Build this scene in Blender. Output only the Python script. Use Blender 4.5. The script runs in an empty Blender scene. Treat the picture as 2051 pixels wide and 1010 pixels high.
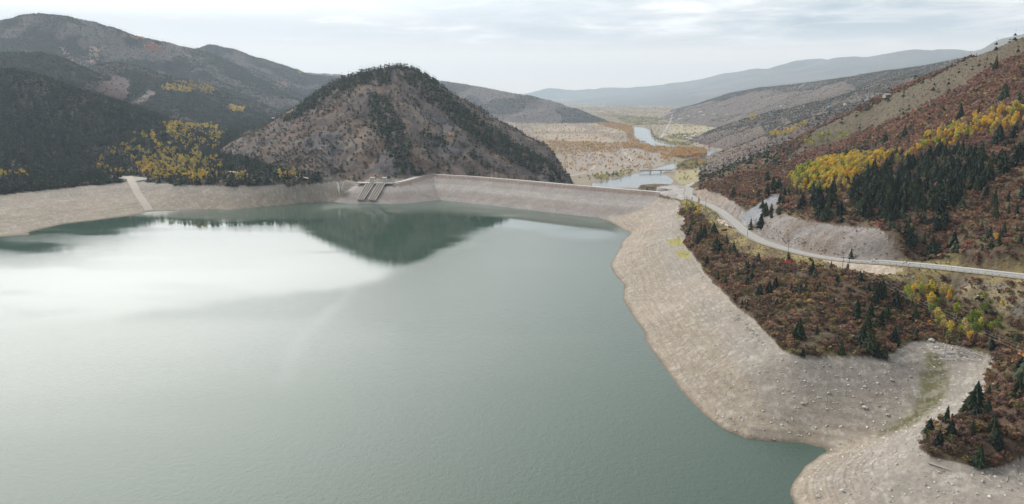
import bpy, math, random
import numpy as np
from mathutils import Vector, geometry
random.seed(7)
rng = np.random.default_rng(11)
D = bpy.data
C = bpy.context.scene.collection
sc = bpy.context.scene

# ------------------------------------------------------------------ camera
PITCH = math.radians(12.3); FPX = 1465.0; CX = 1025.5; CY = 505.0; H = 168.0
cam_d = D.cameras.new('camera'); cam = D.objects.new('camera', cam_d); C.objects.link(cam)
cam_d.sensor_width = 36.0; cam_d.lens = FPX / 2051.0 * 36.0
cam_d.clip_start = 1.0; cam_d.clip_end = 120000.0
cam.location = (0, 0, H); cam.rotation_euler = (math.pi/2 - PITCH, 0, 0)
sc.camera = cam

# ------------------------------------------------------------------ sun + sky + exposure
SUN_EL = math.radians(40); SUN_AZ = math.radians(-58)      # azimuth measured from +Y towards +X
sd = Vector((math.sin(SUN_AZ)*math.cos(SUN_EL), math.cos(SUN_AZ)*math.cos(SUN_EL), math.sin(SUN_EL)))
ld = D.lights.new('sun', 'SUN'); ld.energy = 1.5; ld.angle = math.radians(10); ld.color = (1.0, 0.95, 0.88)
lo = D.objects.new('sun', ld); C.objects.link(lo); lo.rotation_euler = sd.to_track_quat('Z', 'Y').to_euler()
lo.location = (0, 0, 3000)
sc.view_settings.view_transform = 'Standard'; sc.view_settings.look = 'None'
sc.view_settings.exposure = 0.30; sc.view_settings.gamma = 1.0; sc.view_settings.use_curve_mapping = False
sc.render.film_transparent = False
sc.cycles.use_denoising = True
sc.cycles.max_bounces = 4; sc.cycles.diffuse_bounces = 2; sc.cycles.glossy_bounces = 2
sc.cycles.transmission_bounces = 2; sc.cycles.transparent_max_bounces = 6; sc.cycles.volume_bounces = 0
sc.cycles.caustics_reflective = False; sc.cycles.caustics_refractive = False

w = D.worlds.new('World'); sc.world = w; w.use_nodes = True
class NT:
    """tiny node helper"""
    def __init__(s, tree): s.t = tree; tree.nodes.clear()
    def n(s, typ, **k):
        nd = s.t.nodes.new(typ)
        for a, b in k.items(): setattr(nd, a, b)
        return nd
    def put(s, sock, v):
        if v is None: return
        if isinstance(v, bpy.types.NodeSocket): s.t.links.new(v, sock)
        else:
            if sock.type == 'RGBA' and not isinstance(v, (int, float)) and len(v) == 3: v = (*v, 1)
            sock.default_value = v
    def math(s, op, a, b=None, c=None, clamp=False):
        nd = s.n('ShaderNodeMath', operation=op, use_clamp=clamp); s.put(nd.inputs[0], a); s.put(nd.inputs[1], b); s.put(nd.inputs[2], c); return nd.outputs[0]
    def vmath(s, op, a, b=None):
        nd = s.n('ShaderNodeVectorMath', operation=op); s.put(nd.inputs[0], a); s.put(nd.inputs[1], b)
        return nd.outputs['Value'] if op in ('DOT_PRODUCT', 'LENGTH') else nd.outputs[0]
    def mix(s, f, a, b, mode='MIX'):
        nd = s.n('ShaderNodeMix', data_type='RGBA', blend_type=mode); s.put(nd.inputs[0], f); s.put(nd.inputs[6], a); s.put(nd.inputs[7], b); return nd.outputs[2]
    def noise(s, vec, scale, detail=4, rough=.5, dist=0):
        nd = s.n('ShaderNodeTexNoise'); s.put(nd.inputs['Vector'], vec); nd.inputs['Scale'].default_value = scale
        nd.inputs['Detail'].default_value = detail; nd.inputs['Roughness'].default_value = rough; nd.inputs['Distortion'].default_value = dist
        return nd.outputs['Fac']
    def ramp(s, f, stops, interp='LINEAR'):
        nd = s.n('ShaderNodeValToRGB'); s.put(nd.inputs[0], f); e = nd.color_ramp.elements; nd.color_ramp.interpolation = interp
        while len(e) < len(stops): e.new(0.5)
        for i, (p, c) in enumerate(stops):
            e[i].position = p; e[i].color = (*c, 1) if not isinstance(c, (int, float)) else (c, c, c, 1)
        return nd.outputs[0]

q = NT(w.node_tree)
wout = q.n('ShaderNodeOutputWorld'); bg = q.n('ShaderNodeBackground')
tc = q.n('ShaderNodeTexCoord'); dirv = tc.outputs['Generated']
sky = q.n('ShaderNodeTexSky', sky_type='NISHITA'); sky.sun_disc = False
sky.sun_elevation = SUN_EL; sky.sun_rotation = SUN_AZ; sky.altitude = 1700; sky.dust_density = 2.5
skyc = q.vmath('SCALE', sky.outputs[0]); skyc.node.inputs['Scale'].default_value = 0.10
sep = q.n('ShaderNodeSeparateXYZ'); q.put(sep.inputs[0], dirv)
z = sep.outputs[2]
grad = q.ramp(z, [(0.0, (.98, .86, .77)), (.040, (.94, .86, .80)), (.072, (.76, .765, .775)), (.12, (.78, .79, .81)), (.3, (.82, .83, .85)), (1.0, (.60, .65, .71))])
# flat cloud deck seen from below: direction projected on a plane overhead
zz = q.math('ADD', q.math('MAXIMUM', z, 0.0), 0.06)
cp = q.n('ShaderNodeCombineXYZ'); q.put(cp.inputs[0], q.math('DIVIDE', sep.outputs[0], zz)); q.put(cp.inputs[1], q.math('DIVIDE', sep.outputs[1], zz))
n1 = q.noise(cp.outputs[0], 1.1, 8, .6, .4)
n2 = q.noise(cp.outputs[0], 0.33, 4, .5, .2)
cl = q.math('ADD', q.math('MULTIPLY', n1, .55), q.math('MULTIPLY', n2, .45))
band = q.ramp(z, [(.05, 0.0), (.085, 1.0), (.30, 1.0), (1.0, .6)])
right = q.math('MULTIPLY_ADD', sep.outputs[0], 1.2, .55, clamp=True)      # thicker cloud to the right
cm = q.math('MULTIPLY', q.ramp(cl, [(.45, 0.0), (.55, 1.0)]), q.math('MULTIPLY', band, right))
c1 = q.mix(cm, grad, (.44, .52, .58))
hi = q.math('MULTIPLY', q.ramp(cl, [(.33, 1.0), (.45, 0.0)]), band)
c1 = q.mix(hi, c1, (1.15, 1.17, 1.18))
# broad glow where the sun stands behind the thin cloud, front left and above the picture
gd = Vector((math.sin(math.radians(-32))*math.cos(math.radians(32)), math.cos(math.radians(-32))*math.cos(math.radians(32)), math.sin(math.radians(32))))
dt = q.math('MAXIMUM', q.vmath('DOT_PRODUCT', dirv, tuple(gd)), 0.0)
glow = q.math('MULTIPLY', q.math('POWER', dt, 6.5), q.ramp(z, [(.085, 0.0), (.23, 1.0)]))
g3 = q.mix(glow, (0, 0, 0), (4.2, 4.1, 3.9)); 
c2 = q.mix(0.90, skyc, c1)
c2 = q.mix(1.0, c2, g3, 'ADD')
# dimmer cloud behind the viewer and to the right
dim = q.math('MULTIPLY_ADD', sep.outputs[1], .30, .78, clamp=True)
dimc = q.vmath('SCALE', c2); q.put(dimc.node.inputs['Scale'], dim)
q.put(bg.inputs[0], dimc); bg.inputs[1].default_value = 1.0
q.t.links.new(bg.outputs[0], wout.inputs[0])

# ------------------------------------------------------------------ pixel <-> world
cP, sP = math.cos(PITCH), math.sin(PITCH)
def ray(px, py):
    u = (px-CX)/FPX; v = (CY-py)/FPX
    return u, cP + v*sP, -sP + v*cP
def P(px, py, z=0.0):
    dx, dy, dz = ray(px, py); t = (z-H)/dz; return (dx*t, dy*t, z)
def Q(px, py, y):
    dx, dy, dz = ray(px, py); t = y/dy; return (dx*t, y, H + dz*t)
def project(x, y, z):
    dz = z-H; f = y*cP - dz*sP; up = y*sP + dz*cP
    f = np.maximum(f, 1e-3)
    return CX + FPX*x/f, CY - FPX*up/f

# ------------------------------------------------------------------ noise
def hash2(i, j, s):
    n = (i.astype(np.int64)*374761393 + j.astype(np.int64)*668265263 + s*974711) & 0xffffffff
    n = ((n ^ (n >> 13))*1274126177) & 0xffffffff
    return ((n ^ (n >> 16)) & 0xffff).astype(np.float32)/65535.0
def vnoise(x, y, s=0):
    i = np.floor(x); j = np.floor(y); fx = (x-i).astype(np.float32); fy = (y-j).astype(np.float32)
    fx = fx*fx*(3-2*fx); fy = fy*fy*(3-2*fy)
    a = hash2(i, j, s); b = hash2(i+1, j, s); c = hash2(i, j+1, s); d = hash2(i+1, j+1, s)
    return a+(b-a)*fx + (c-a)*fy + (a-b-c+d)*fx*fy
def fbm(x, y, sc_, oct=4, s=0, gain=.5):
    t = 0; a = 1; n = 0; x = x/sc_; y = y/sc_
    for o in range(oct):
        t = t + a*vnoise(x*1.0+o*17.3, y+o*9.1, s+o); n += a; a *= gain; x, y = (x*1.6-y*1.2), (x*1.2+y*1.6)
    return t/n
def ridged(x, y, sc_, oct=4, s=0):
    t = 0; a = 1; n = 0; x = x/sc_; y = y/sc_
    for o in range(oct):
        t = t + a*(1-np.abs(2*vnoise(x+o*7.7, y+o*3.3, s+o)-1)); n += a; a *= .5; x, y = (x*1.6-y*1.2), (x*1.2+y*1.6)
    return t/n
def sstep(a, b, x):
    t = np.clip((x-a)/(b-a), 0, 1); return t*t*(3-2*t)
def inpoly(px, py, poly):
    r = np.zeros(px.shape, bool); n = len(poly)
    for k in range(n):
        x1, y1 = poly[k]; x2, y2 = poly[(k+1) % n]
        if y1 == y2: continue
        c = ((y1 > py) != (y2 > py)) & (px < (x2-x1)*(py-y1)/(y2-y1)+x1)
        r ^= c
    return r
def dist_poly(x, y, pts):
    """distance to a polyline (x,y[,z]); returns d, interpolated z, side-sign, running length"""
    best = np.full(x.shape, 1e9, np.float32); bz = np.zeros(x.shape, np.float32); bs = np.zeros(x.shape, np.float32); L = 0
    bl = np.zeros(x.shape, np.float32)
    for a, b in zip(pts[:-1], pts[1:]):
        dx, dy = b[0]-a[0], b[1]-a[1]; l2 = dx*dx+dy*dy
        t = np.clip(((x-a[0])*dx+(y-a[1])*dy)/l2, 0, 1)
        ex = x-a[0]-t*dx; ey = y-a[1]-t*dy; d = np.sqrt(ex*ex+ey*ey)
        m = d < best; best = np.where(m, d, best)
        if len(a) > 2: bz = np.where(m, a[2]+t*(b[2]-a[2]), bz)
        bs = np.where(m, np.sign(dx*ey-dy*ex), bs); bl = np.where(m, L+t*math.sqrt(l2), bl); L += math.sqrt(l2)
    return best, bz, bs, bl

# ------------------------------------------------------------------ traced outlines (photo pixels)
POOL = 26.0; CREST = 31.0; VAL = -50.0
shore = [(-260,520),(-100,492),(0,475),(60,470),(85,458),(130,448),(200,440),(260,432),(300,424),(350,422),(420,420),(460,421),(520,415),(600,408),(650,405),(700,404),(740,406),(790,405),(845,399),
 (900,401),(960,408),(1050,418),(1120,427),(1180,434),(1215,442),(1240,455),(1262,468),(1250,480),(1243,495),(1228,520),(1226,540),(1238,558),(1250,572),(1248,600),(1268,635),(1290,665),(1300,695),
 (1330,735),(1370,790),(1410,830),(1450,860),(1500,880),(1560,885),(1610,888),(1648,897),(1654,906),(1640,914),(1615,932),(1590,965),(1583,990),(1592,1010),(1640,1100),(1700,1240)]
off = [(-260,560),(-100,525),(0,500),(100,470),(200,456),(300,438),(400,434),(500,428),(600,420),(700,415),(800,413),(900,412),(1000,424),(1100,438),(1180,450),(1215,470),(1210,500),(1195,540),(1215,600),(1240,670),(1280,740),(1340,820),(1410,870),(1480,905),(1560,915),(1590,925),(1545,970),(1540,1020),(1580,1110)]
poolL = [(-260,418),(-100,402),(0,392),(60,386),(130,378),(200,372),(250,367),(300,368),(350,372),(400,373),(450,375),(500,374),(560,372),(610,371),(650,367),(690,364)]
poolR = [(1330,390),(1352,403),(1353,430),(1357,462),(1380,510),(1400,540),(1430,575),(1460,608),(1500,640),(1530,670),(1562,705),(1590,716),(1640,719),(1700,719),(1760,719),(1790,718),(1830,705),(1850,694),
 (1900,700),(1950,706),(1978,715),(1975,750),(1970,780),(1945,808),(1900,840),(1860,850),(1838,870),(1832,900),(1860,920),(1910,935),(1960,948),(2000,945),(2051,925),(2120,930)]
roadp = [(1330,377,31.5),(1365,374,32),(1382,378,32),(1378,390,32.5),(1395,402,33),(1420,411,33.5),(1445,424,34.5),(1470,445,36),(1495,467,38),(1530,486,40),(1575,500,42),(1620,511,44),(1665,519,46),(1710,524,48),(1760,527,50),(1830,532,52.5),(1900,539,54.5),(1980,548,56.5),(2051,556,58),(2200,575,61)]
road3 = [P(a, b, c) for a, b, c in roadp]
rp = [(-260, -1)]

A = []     # control points (x,y,z)
def add(px, py, z): A.append(P(px, py, z))
def dense(pts, st):
    out = []
    for a, b in zip(pts[:-1], pts[1:]):
        k = max(1, int(round(math.hypot(b[0]-a[0], b[1]-a[1])/st)))
        out += [tuple(a[i]+(b[i]-a[i])*j/k for i in range(len(a))) for j in range(k)]
    return out+[pts[-1]]
for a, b in dense(shore, 22): add(a, b, -6 if 740 < a < 1170 and b < 440 else 0)
for a, b in off: add(a, b, -5)
for a, b in poolL: add(a, b, POOL)
for a, b in dense(poolR, 22): add(a, b, POOL)
for px, py in ((300,600),(800,600),(600,800),(1000,800),(200,900),(1100,560),(900,480),(500,480),(1200,950),(700,1100)): add(px, py, -30)
for p in road3: A.append(p)
for px in range(-240, 690, 40):
    a_ = P(px, float(np.interp(px, [q_[0] for q_ in shore], [q_[1] for q_ in shore])), 0); b_ = P(px, float(np.interp(px, [q_[0] for q_ in poolL], [q_[1] for q_ in poolL])), POOL)
    for t_ in (.33, .66): A.append((a_[0]+(b_[0]-a_[0])*t_, a_[1]+(b_[1]-a_[1])*t_, POOL*t_))
# shoreline shelf continues left of the frame and into the forest
for px, py, z_ in ((60,350,36),(-200,380,34),(150,345,34),(250,350,29),(330,345,32),(420,345,33),(500,350,31),(560,352,31),(620,358,30),(655,358,30),(300,310,40),(450,310,42),(540,315,42),(400,275,52),(500,265,58),(560,270,60),(430,245,68),(520,240,74),(-100,330,55)): add(px, py, z_)
for px, y_, z_ in ((500,3300,95),(560,2600,70),(640,2400,50),(300,3600,110),(0,4200,130),(-300,4000,130),(620,4500,120),(700,5200,60),(760,3600,0),(760,2400,-10),(850,2200,-45),(560,6500,120),(200,7000,160),(900,6800,0),(-400,9000,200),(300,12000,120)): 
    x_ = Q(px, 300, y_)[0]; A.append((x_, y_, z_))
# flat downstream valley
for px in (1000,1100,1200,1280,1360,1450,1600,1800,2000,2200):
    for y_ in (2000,2600,3300,4300,5800,8000,12000,18000,26000,34000):
        if px < 1100 and y_ < 2600: continue
        if px >= 1450 and y_ < 2600: continue
        A.append((Q(px, 300, y_)[0], y_, VAL))
for px in (850, 700, 500):
    for y_ in (9000, 14000, 22000, 32000): A.append((Q(px,300,y_)[0], y_, VAL+ (40 if px<700 else 0)))
for px in (1130,1180,1240,1300,1340): A.append((Q(px,300,1500)[0],1500,VAL)); A.append((Q(px,300,1300)[0],1300,-30))
for px in (1300,1345,1395): A.append(P(px, {1300:376,1345:371,1395:364}[px], 31))
for px in (880,960,1040,1120,1200,1270): A.append((Q(px,300,1240)[0]+10, 1255-(px-880)*.5, -30))
# bank channel and knoll, ravine, near hills
for px, py, z_ in ((1870,712,25.5),(1882,760,19),(1862,812,13.5),(1800,862,8),(1720,893,3.5),(1930,770,23),(1900,815,21),(1800,900,20),(1740,930,15),(1680,960,9),(1800,1010,15),(1950,1000,23),(2051,990,25),(1650,1030,4),(2120,1060,24),(1800,1150,10),
    (1500,540,38),(1430,480,34.5),(1560,600,35),(1620,640,33),(1600,560,40),(1680,580,43),(1700,660,33),(1740,620,37),(1780,580,42),(1790,660,30),(1830,620,34),(1850,660,29),(1880,640,31),(1900,600,36),(1960,600,40),(1960,650,33),(2000,690,32),(2051,650,38),(2051,600,50),(1850,565,46),(1950,575,49),
    (2051,720,37),(2051,800,38),(2010,850,33),(2051,880,33),(1930,880,31),(2120,800,44),(2200,700,46),(1960,900,30),(1700,545,45.5),(1640,535,43),(1780,548,48),(1400,440,31),(1400,420,31.5),(1380,408,31)): add(px, py, z_)
# right hillside: straight rises from the road to the skyline, column by column
skyR = [(2300,-30,1000),(2180,20,960),(2051,78,930),(1990,100,980),(1940,124,1040),(1890,150,1110),(1840,173,1170),(1790,197,1230),(1745,226,1290),(1700,252,1330),(1650,270,1340),(1600,285,1320),(1560,300,1280),(1520,314,1230),(1480,330,1160),(1445,346,1090),(1415,360,1040)]
R1L = [Q(*s) for s in skyR]
for s in skyR:
    X = Q(*s)
    # nearest road point by azimuth
    az = X[0]/X[1]
    c = sorted(road3[2:], key=lambda r: abs(r[0]/r[1]-az))[0]
    cut = 1.0 if 1460 < s[0] else 0
    for t in (0.25, .5, .75):
        x_ = c[0]+(X[0]-c[0])*t; y_ = c[1]+(X[1]-c[1])*t
        z_ = c[2]+(X[2]-c[2])*t + 5*math.sin(math.pi*t)
        A.append((x_, y_, z_))
    A.append(X)
    k = 1+130/X[1]; A.append((X[0]*k, X[1]*k, X[2]*.55))
    k = 1+420/X[1]; A.append((X[0]*k, X[1]*k, -20)); k = 1+800/X[1]; A.append((X[0]*k, X[1]*k, -45))
# rock cut above the road: top of the bare slope
for px, py, z_ in ((1480,410,47),(1500,415,52),(1540,425,56),(1580,425,62),(1620,430,66),(1680,450,66),(1740,458,68),(1790,480,66),(1810,510,57),(1440,400,40),(1860,515,56)): add(px, py, z_)
A = np.array(A, np.float64)
keep = []
lp = np.stack([np.arctan2(A[:, 0], A[:, 1]), np.log(np.hypot(A[:, 0], A[:, 1]))], 1)
for i in range(len(A)):
    if all((lp[i][0]-lp[j][0])**2+(lp[i][1]-lp[j][1])**2 > 1.6e-5 for j in keep): keep.append(i)
A = A[keep]; lp = lp[keep]
cc = 0.012
K = np.sqrt(((lp[:, None]-lp[None])**2).sum(2)+cc*cc)
n = len(A); M = np.zeros((n+1, n+1)); M[:n, :n] = K - 1e-4*np.eye(n); M[:n, n] = 1; M[n, :n] = 1
sol = np.linalg.solve(M, np.append(A[:, 2], 0)); Wt = sol[:n].astype(np.float32); W0 = sol[n]

# ------------------------------------------------------------------ grid (log-polar around the viewpoint, world geometry)
th = np.concatenate([np.linspace(-75, -38, 90, endpoint=False), np.linspace(-38, 38, 1150, endpoint=False), np.linspace(38, 75, 90)])*math.pi/180
lr = [math.log(70)]
while lr[-1] < math.log(25000):
    r_ = math.exp(lr[-1]); s_ = .012 if r_ < 230 else .0042 if r_ < 900 else .0036 if r_ < 1900 else .0052 if r_ < 6500 else .012
    lr.append(lr[-1]+s_)
lr = np.array(lr)
NT_, NR = len(th), len(lr)
TH, LR = np.meshgrid(th.astype(np.float32), lr.astype(np.float32), indexing='ij')
R_ = np.exp(LR); X = (R_*np.sin(TH)).astype(np.float32); Y = (R_*np.cos(TH)).astype(np.float32)
Z = np.full(X.shape, W0, np.float32)
for i in range(n):
    Z += Wt[i]*np.sqrt((TH-lp[i, 0])**2+(LR-lp[i, 1])**2+cc*cc)
print('terrain grid', X.shape, len(A), 'controls')
LAY = np.zeros(X.shape, np.int8)
Z = np.where((X > 60) & (X/Y < (1398-CX)/FPX/math.cos(PITCH-.1)) & (R_ > 930) & (R_ < 1700), np.minimum(Z, 32), Z)
# general relief of the base layer
rb = sstep(POOL+3, POOL+14, Z)*(1-sstep(1450, 2000, R_))
Z += rb*((fbm(X, Y, 70, 4, 3)-.5)*9 + (ridged(X, Y, 34, 3, 31)-.5)*3)
bankm = (1-sstep(POOL, POOL+4, Z))*(Z > -5)*(R_ < 1400)
Z += bankm*sstep(0, 4, Z)*((fbm(X, Y, 26, 4, 5)-.5)*1.6 + .20*np.sin(Z*5.2+3*fbm(X, Y, 60, 2, 6))*(.5+fbm(X, Y, 35, 2, 7)) + .16*np.sin(Z*2.1+2*fbm(X, Y, 80, 2, 9)))
val = (R_ > 1500)*(Z < VAL+25)
Z = np.where(val & (Z < VAL+8), VAL+(fbm(X, Y, 220, 3, 8)-.5)*1.2, Z)

def hill(Z, LAY, lines, slope, rnd, gul, gsc, lay, seed, warp=0, cap=1e9):
    xs, ys = X, Y
    pts = np.array([p for l in lines for p in l]); 
    ext = pts[:, 2].max()/slope*1.3+300
    m = (X > pts[:, 0].min()-ext) & (X < pts[:, 0].max()+ext) & (Y > pts[:, 1].min()-ext) & (Y < pts[:, 1].max()+ext)
    x = X[m]; y = Y[m]
    if warp:
        wx = (fbm(x, y, gsc*2.2, 3, seed+50)-.5)*warp; wy = (fbm(x, y, gsc*2.2, 3, seed+60)-.5)*warp
        x2, y2 = x+wx, y+wy
    else: x2, y2 = x, y
    best = np.full(x.shape, -1e4, np.float32); bd = np.full(x.shape, 1e6, np.float32)
    for li, l in enumerate(lines):
        for a, b in zip(l[:-1], l[1:]):
            dx, dy = b[0]-a[0], b[1]-a[1]; l2 = dx*dx+dy*dy
            t = np.clip(((x2-a[0])*dx+(y2-a[1])*dy)/l2, 0, 1)
            d = np.hypot(x2-a[0]-t*dx, y2-a[1]-t*dy)
            h = a[2]+t*(b[2]-a[2]) - slope*(np.sqrt(d*d+rnd*rnd)-rnd)
            if li == 0: bd = np.minimum(bd, d)
            best = np.maximum(best, h)
    if lay == 1: best = best - .85*np.maximum(0, x-y*(1100-CX)/FPX*.985)*(y > 1180)
    g = ridged(x, y, gsc, 4, seed)
    best = best - gul*(g)*sstep(0, gul*5, bd) + gul*.25*(fbm(x, y, gsc*.3, 3, seed+9)-.5)*2*sstep(0, 60, bd)
    zz = Z[m]; ll = LAY[m]; win = best > zz
    # soft toe: talus blend
    k = 6.0 if lay == 1 else 15.0
    dd = np.clip(.5+.5*(best-zz)/k, 0, 1); sm = zz+(best-zz)*dd+k*dd*(1-dd)*.5
    Z[m] = np.where(best > zz-k, sm, zz); LAY[m] = np.where(win, lay, ll)
    return m, bd
L = lambda *pts: [Q(*p) for p in pts]
def D3(px, py, y): return (px, py, y)
# far mountains first
hill(Z, LAY, [L((1000,190,24000),(1060,187,23000),(1110,176,22000),(1150,180,22000),(1210,176,21500),(1300,173,21000),(1350,167,20000),(1400,160,19000),(1440,154,18500),(1480,144,18000),(1520,137,17500),(1570,134,17000),(1610,130,16500),(1640,117,16500),(1665,120,16000),(1700,113,15500),(1760,111,15000),(1800,104,14500),(1850,98,14500),(1900,98,14500),(1960,104,14000),(2100,110,14000),(2300,100,14000))],
     .20, 250, 130, 1500, 11, 71, 500)
hill(Z, LAY, [L((1250,190,17000),(1330,188,16000),(1420,184,14500),(1500,178,13500))], .12, 200, 25, 900, 11, 77, 300)
hill(Z, LAY, [L((1900,125,9500),(1960,104,9000),(2010,88,8500),(2051,72,8000),(2150,50,7600),(2300,30,7600))], .33, 150, 80, 900, 11, 78, 300)
# behind-the-hill wooded ridge right of the cone
hill(Z, LAY, [L((500,140,7600),(700,150,7200),(790,152,6900),(860,158,6600),(900,164,6400),(960,174,6150),(1000,182,6000),(1060,192,5850),(1100,202,5750),(1150,217,5620),(1190,233,5520),(1218,246,5450))], .42, 60, 28, 320, 6, 21, 90)
# left range skyline
hill(Z, LAY, [L((395,98,5500),(430,90,5500),(465,97,5500),(490,106,5500),(530,117,5600),(560,127,5700),(590,139,5800),(610,147,5800),(640,151,5900),(680,155,6200),(740,160,6300)),
              L((465,97,5500),(520,150,4900),(570,190,4400)), L((590,139,5800),(620,175,5200),(650,205,4700))], .42, 60, 45, 420, 5, 22, 150)
hill(Z, LAY, [L((-400,60,4500),(-200,55,4400),(-80,50,4300),(0,40,4200),(60,27,4100),(110,32,4100),(150,40,4150),(190,52,4200),(230,67,4200),(280,77,4250),(320,84,4300),(360,94,4400),(400,104,4500),(440,125,4400),(480,150,4250),(545,180,4050),(600,206,3900),(640,226,3800)),
              L((60,27,4100),(40,90,3600),(20,130,3300)), L((190,52,4200),(160,100,3750),(140,150,3350)), L((280,77,4250),(250,120,3800),(235,160,3500)), L((360,94,4400),(400,140,3900),(430,175,3600))], .46, 50, 45, 380, 4, 23, 140)
hill(Z, LAY, [L((60,150,3150),(150,152,3200),(185,143,3100),(215,129,3000),(240,126,2950),(270,131,2950),(300,142,2950),(330,149,2980),(370,159,3000),(430,181,3050),(480,197,3100),(520,213,3150),(555,229,3150)),
              L((240,126,2950),(255,170,2600),(262,210,2300)), L((330,149,2980),(350,185,2650),(350,225,2300)), L((430,181,3050),(440,210,2750),(430,240,2400))], .47, 40, 26, 220, 3, 24, 80)
hill(Z, LAY, [L((-400,95,2700),(-200,104,2600),(-60,108,2550),(0,107,2500),(70,105,2500),(100,112,2500),(130,126,2480),(160,140,2450),(200,160,2400),(250,190,2350))], .47, 40, 22, 200, 3, 25, 70)
hill(Z, LAY, [L((-500,120,2000),(-300,125,1900),(-100,135,1800),(0,142,1750),(40,150,1750),(90,172,1720),(150,188,1700),(200,207,1680),(250,228,1650),(290,247,1620),(325,266,1560)),
              L((0,142,1750),(-20,230,1450),(-30,330,1220)), L((90,172,1720),(95,240,1480),(90,310,1290)), L((200,207,1680),(190,270,1450))], .40, 40, 14, 150, 2, 26, 50)
# right-hand terraces and ridges down the valley
hill(Z, LAY, [L((1345,222,9300),(1370,216,8600),(1400,208,7800),(1440,195,7000),(1470,186,6500),(1520,176,6000),(1560,173,5600),(1620,166,5300),(1680,158,5000),(1720,153,4800),(1780,142,4500),(1850,133,4200),(1920,118,4000),(2050,100,3800),(2250,90,3700))], .34, 60, 35, 300, 10, 27, 100)
hill(Z, LAY, [L((1432,276,3500),(1470,252,3400),(1500,240,3350),(1560,221,3300),(1640,203,3250),(1700,189,3200),(1740,178,3150),(1790,160,3050),(1850,150,3000),(1950,135,2900),(2150,110,2800)),
              L((1500,240,3350),(1455,268,3200),(1425,290,3150)), L((1640,203,3250),(1590,245,2950))], .36, 40, 20, 180, 9, 28, 60)
hill(Z, LAY, [L((1490,305,2750),(1530,285,2550),(1570,268,2400),(1610,248,2330),(1650,232,2280),(1700,220,2250),(1745,213,2220),(1800,206,2200),(1900,190,2150),(2100,150,2100)),
              L((1650,232,2280),(1590,270,2050),(1530,300,1950)), L((1745,213,2220),(1690,250,1900))], .40, 30, 16, 130, 8, 29, 40)
# the cone-shaped hill at the dam
hill(Z, LAY, [L((500,262,1900),(555,248,1830),(600,214,1760),(640,190,1720),(680,164,1690),(720,150,1670),(760,139,1655),(790,133,1650),(815,138,1640),(840,153,1620),(870,177,1590),(900,199,1560),(950,239,1510),(1000,278,1460),(1050,309,1410),(1100,335,1350),(1122,353,1310)),
              L((790,133,1650),(805,200,1480),(815,270,1340),(822,340,1262)), L((690,160,1685),(665,240,1470),(640,310,1310),(622,352,1220)), L((740,144,1660),(728,220,1480),(735,290,1330),(742,348,1235)),
              L((900,199,1560),(905,260,1400),(900,325,1275)), L((1000,278,1460),(990,320,1330),(985,345,1265))], .56, 14, 12, 75, 1, 30, 16)
# the embankment dam
damline = [P(735,366.5,24.5)[:2]+(24.5,), P(790,367,24.5)[:2]+(24.5,), P(815,361,27)[:2]+(27,), P(845,352,30.5)[:2]+(30.5,)]+[P(a,b,CREST) for a,b in ((870,349.5),(950,354),(1050,362),(1150,371),(1250,379.5),(1310,384),(1345,388))]
damcrest = damline[3:]
dd, dz, ds, dl = dist_poly(X, Y, damline)
CRW = 7.0
up = ds > 0      # +1: left of the direction of travel (downstream)
dh = dz - np.maximum(0, dd-CRW)*np.where(up, .5, .44)
iz_ = (ds < 0) & (dd < 85) & (dl < 175) & (dl > 1)
Z = np.where(iz_, np.minimum(Z, dh-.05), Z)
dmask = (R_ < 1700) & (dh > Z) & (dd < 200)
Z = np.where(dmask, dh + np.where(dd > CRW+2, (fbm(X, Y, 9, 3, 44)-.5)*.7, 0), Z); LAY = np.where(dmask, 7, LAY)
# road bench through the terrain
rd, rz, rs, rl = dist_poly(X, Y, road3)
bl = 1-sstep(7.5, 15, rd); Z = Z*(1-bl)+rz*bl

PX, PY = project(X, Y, Z)
cutp = inpoly(PX, PY, [(1395,385),(1470,405),(1490,425),(1530,400),(1565,395),(1560,425),(1600,440),(1680,452),(1760,460),(1800,490),(1815,520),(1700,518),(1640,508),(1590,494),(1545,480),(1510,458),(1440,415)]) & (R_ < 1100) & (X > 60)
cs0 = cutp.astype(np.float32)
for _ in range(8): cs0 = (cs0+np.roll(cs0, 1, 0)+np.roll(cs0, -1, 0)+np.roll(cs0, 1, 1)+np.roll(cs0, -1, 1))/5
Z = Z+cs0*sstep(9, 24, rd)*((ridged(X+Y*.3, Y*.5, 13, 4, 77)-.55)*7)
PX, PY = project(X, Y, Z)
# river polygons
river_px = [[(1186,367),(1230,357.5),(1262,350),(1287,345),(1300,341),(1312,338),(1331,332),(1351,327),(1376,320),(1408,314.5),(1417,309),(1412,302),(1380,300),(1346,296),(1331,294),(1308,291),(1294,286),(1280,281),(1271,273.5),(1270,255),(1287,255.5),(1303,261),(1305,275),(1315,282),(1340,288.5),(1356,292),(1400,296.5),(1437,300.5),(1449,304),(1444,312),(1403,319),(1378,327),(1358,334),(1340,341),(1326,346.5),(1340,354),(1349,362.5),(1340,376),(1186,376)]]
rivw = [[P(a, b, VAL)[:2] for a, b in poly] for poly in river_px]
for poly in rivw:
    Z = np.where(inpoly(X, Y, poly) & (LAY == 0) & (R_ > 1400), np.minimum(Z, VAL-1.8), Z)
Z0 = Z

def height(x, y):
    x = np.asarray(x, float); y = np.asarray(y, float)
    t = np.arctan2(x, y); l = np.log(np.hypot(x, y))
    fi = np.interp(t, th, np.arange(NT_)); fj = np.interp(l, lr, np.arange(NR))
    i = np.clip(fi.astype(int), 0, NT_-2); j = np.clip(fj.astype(int), 0, NR-2); a = fi-i; b = fj-j
    return (Z[i, j]*(1-a)*(1-b)+Z[i+1, j]*a*(1-b)+Z[i, j+1]*(1-a)*b+Z[i+1, j+1]*a*b)

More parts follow.
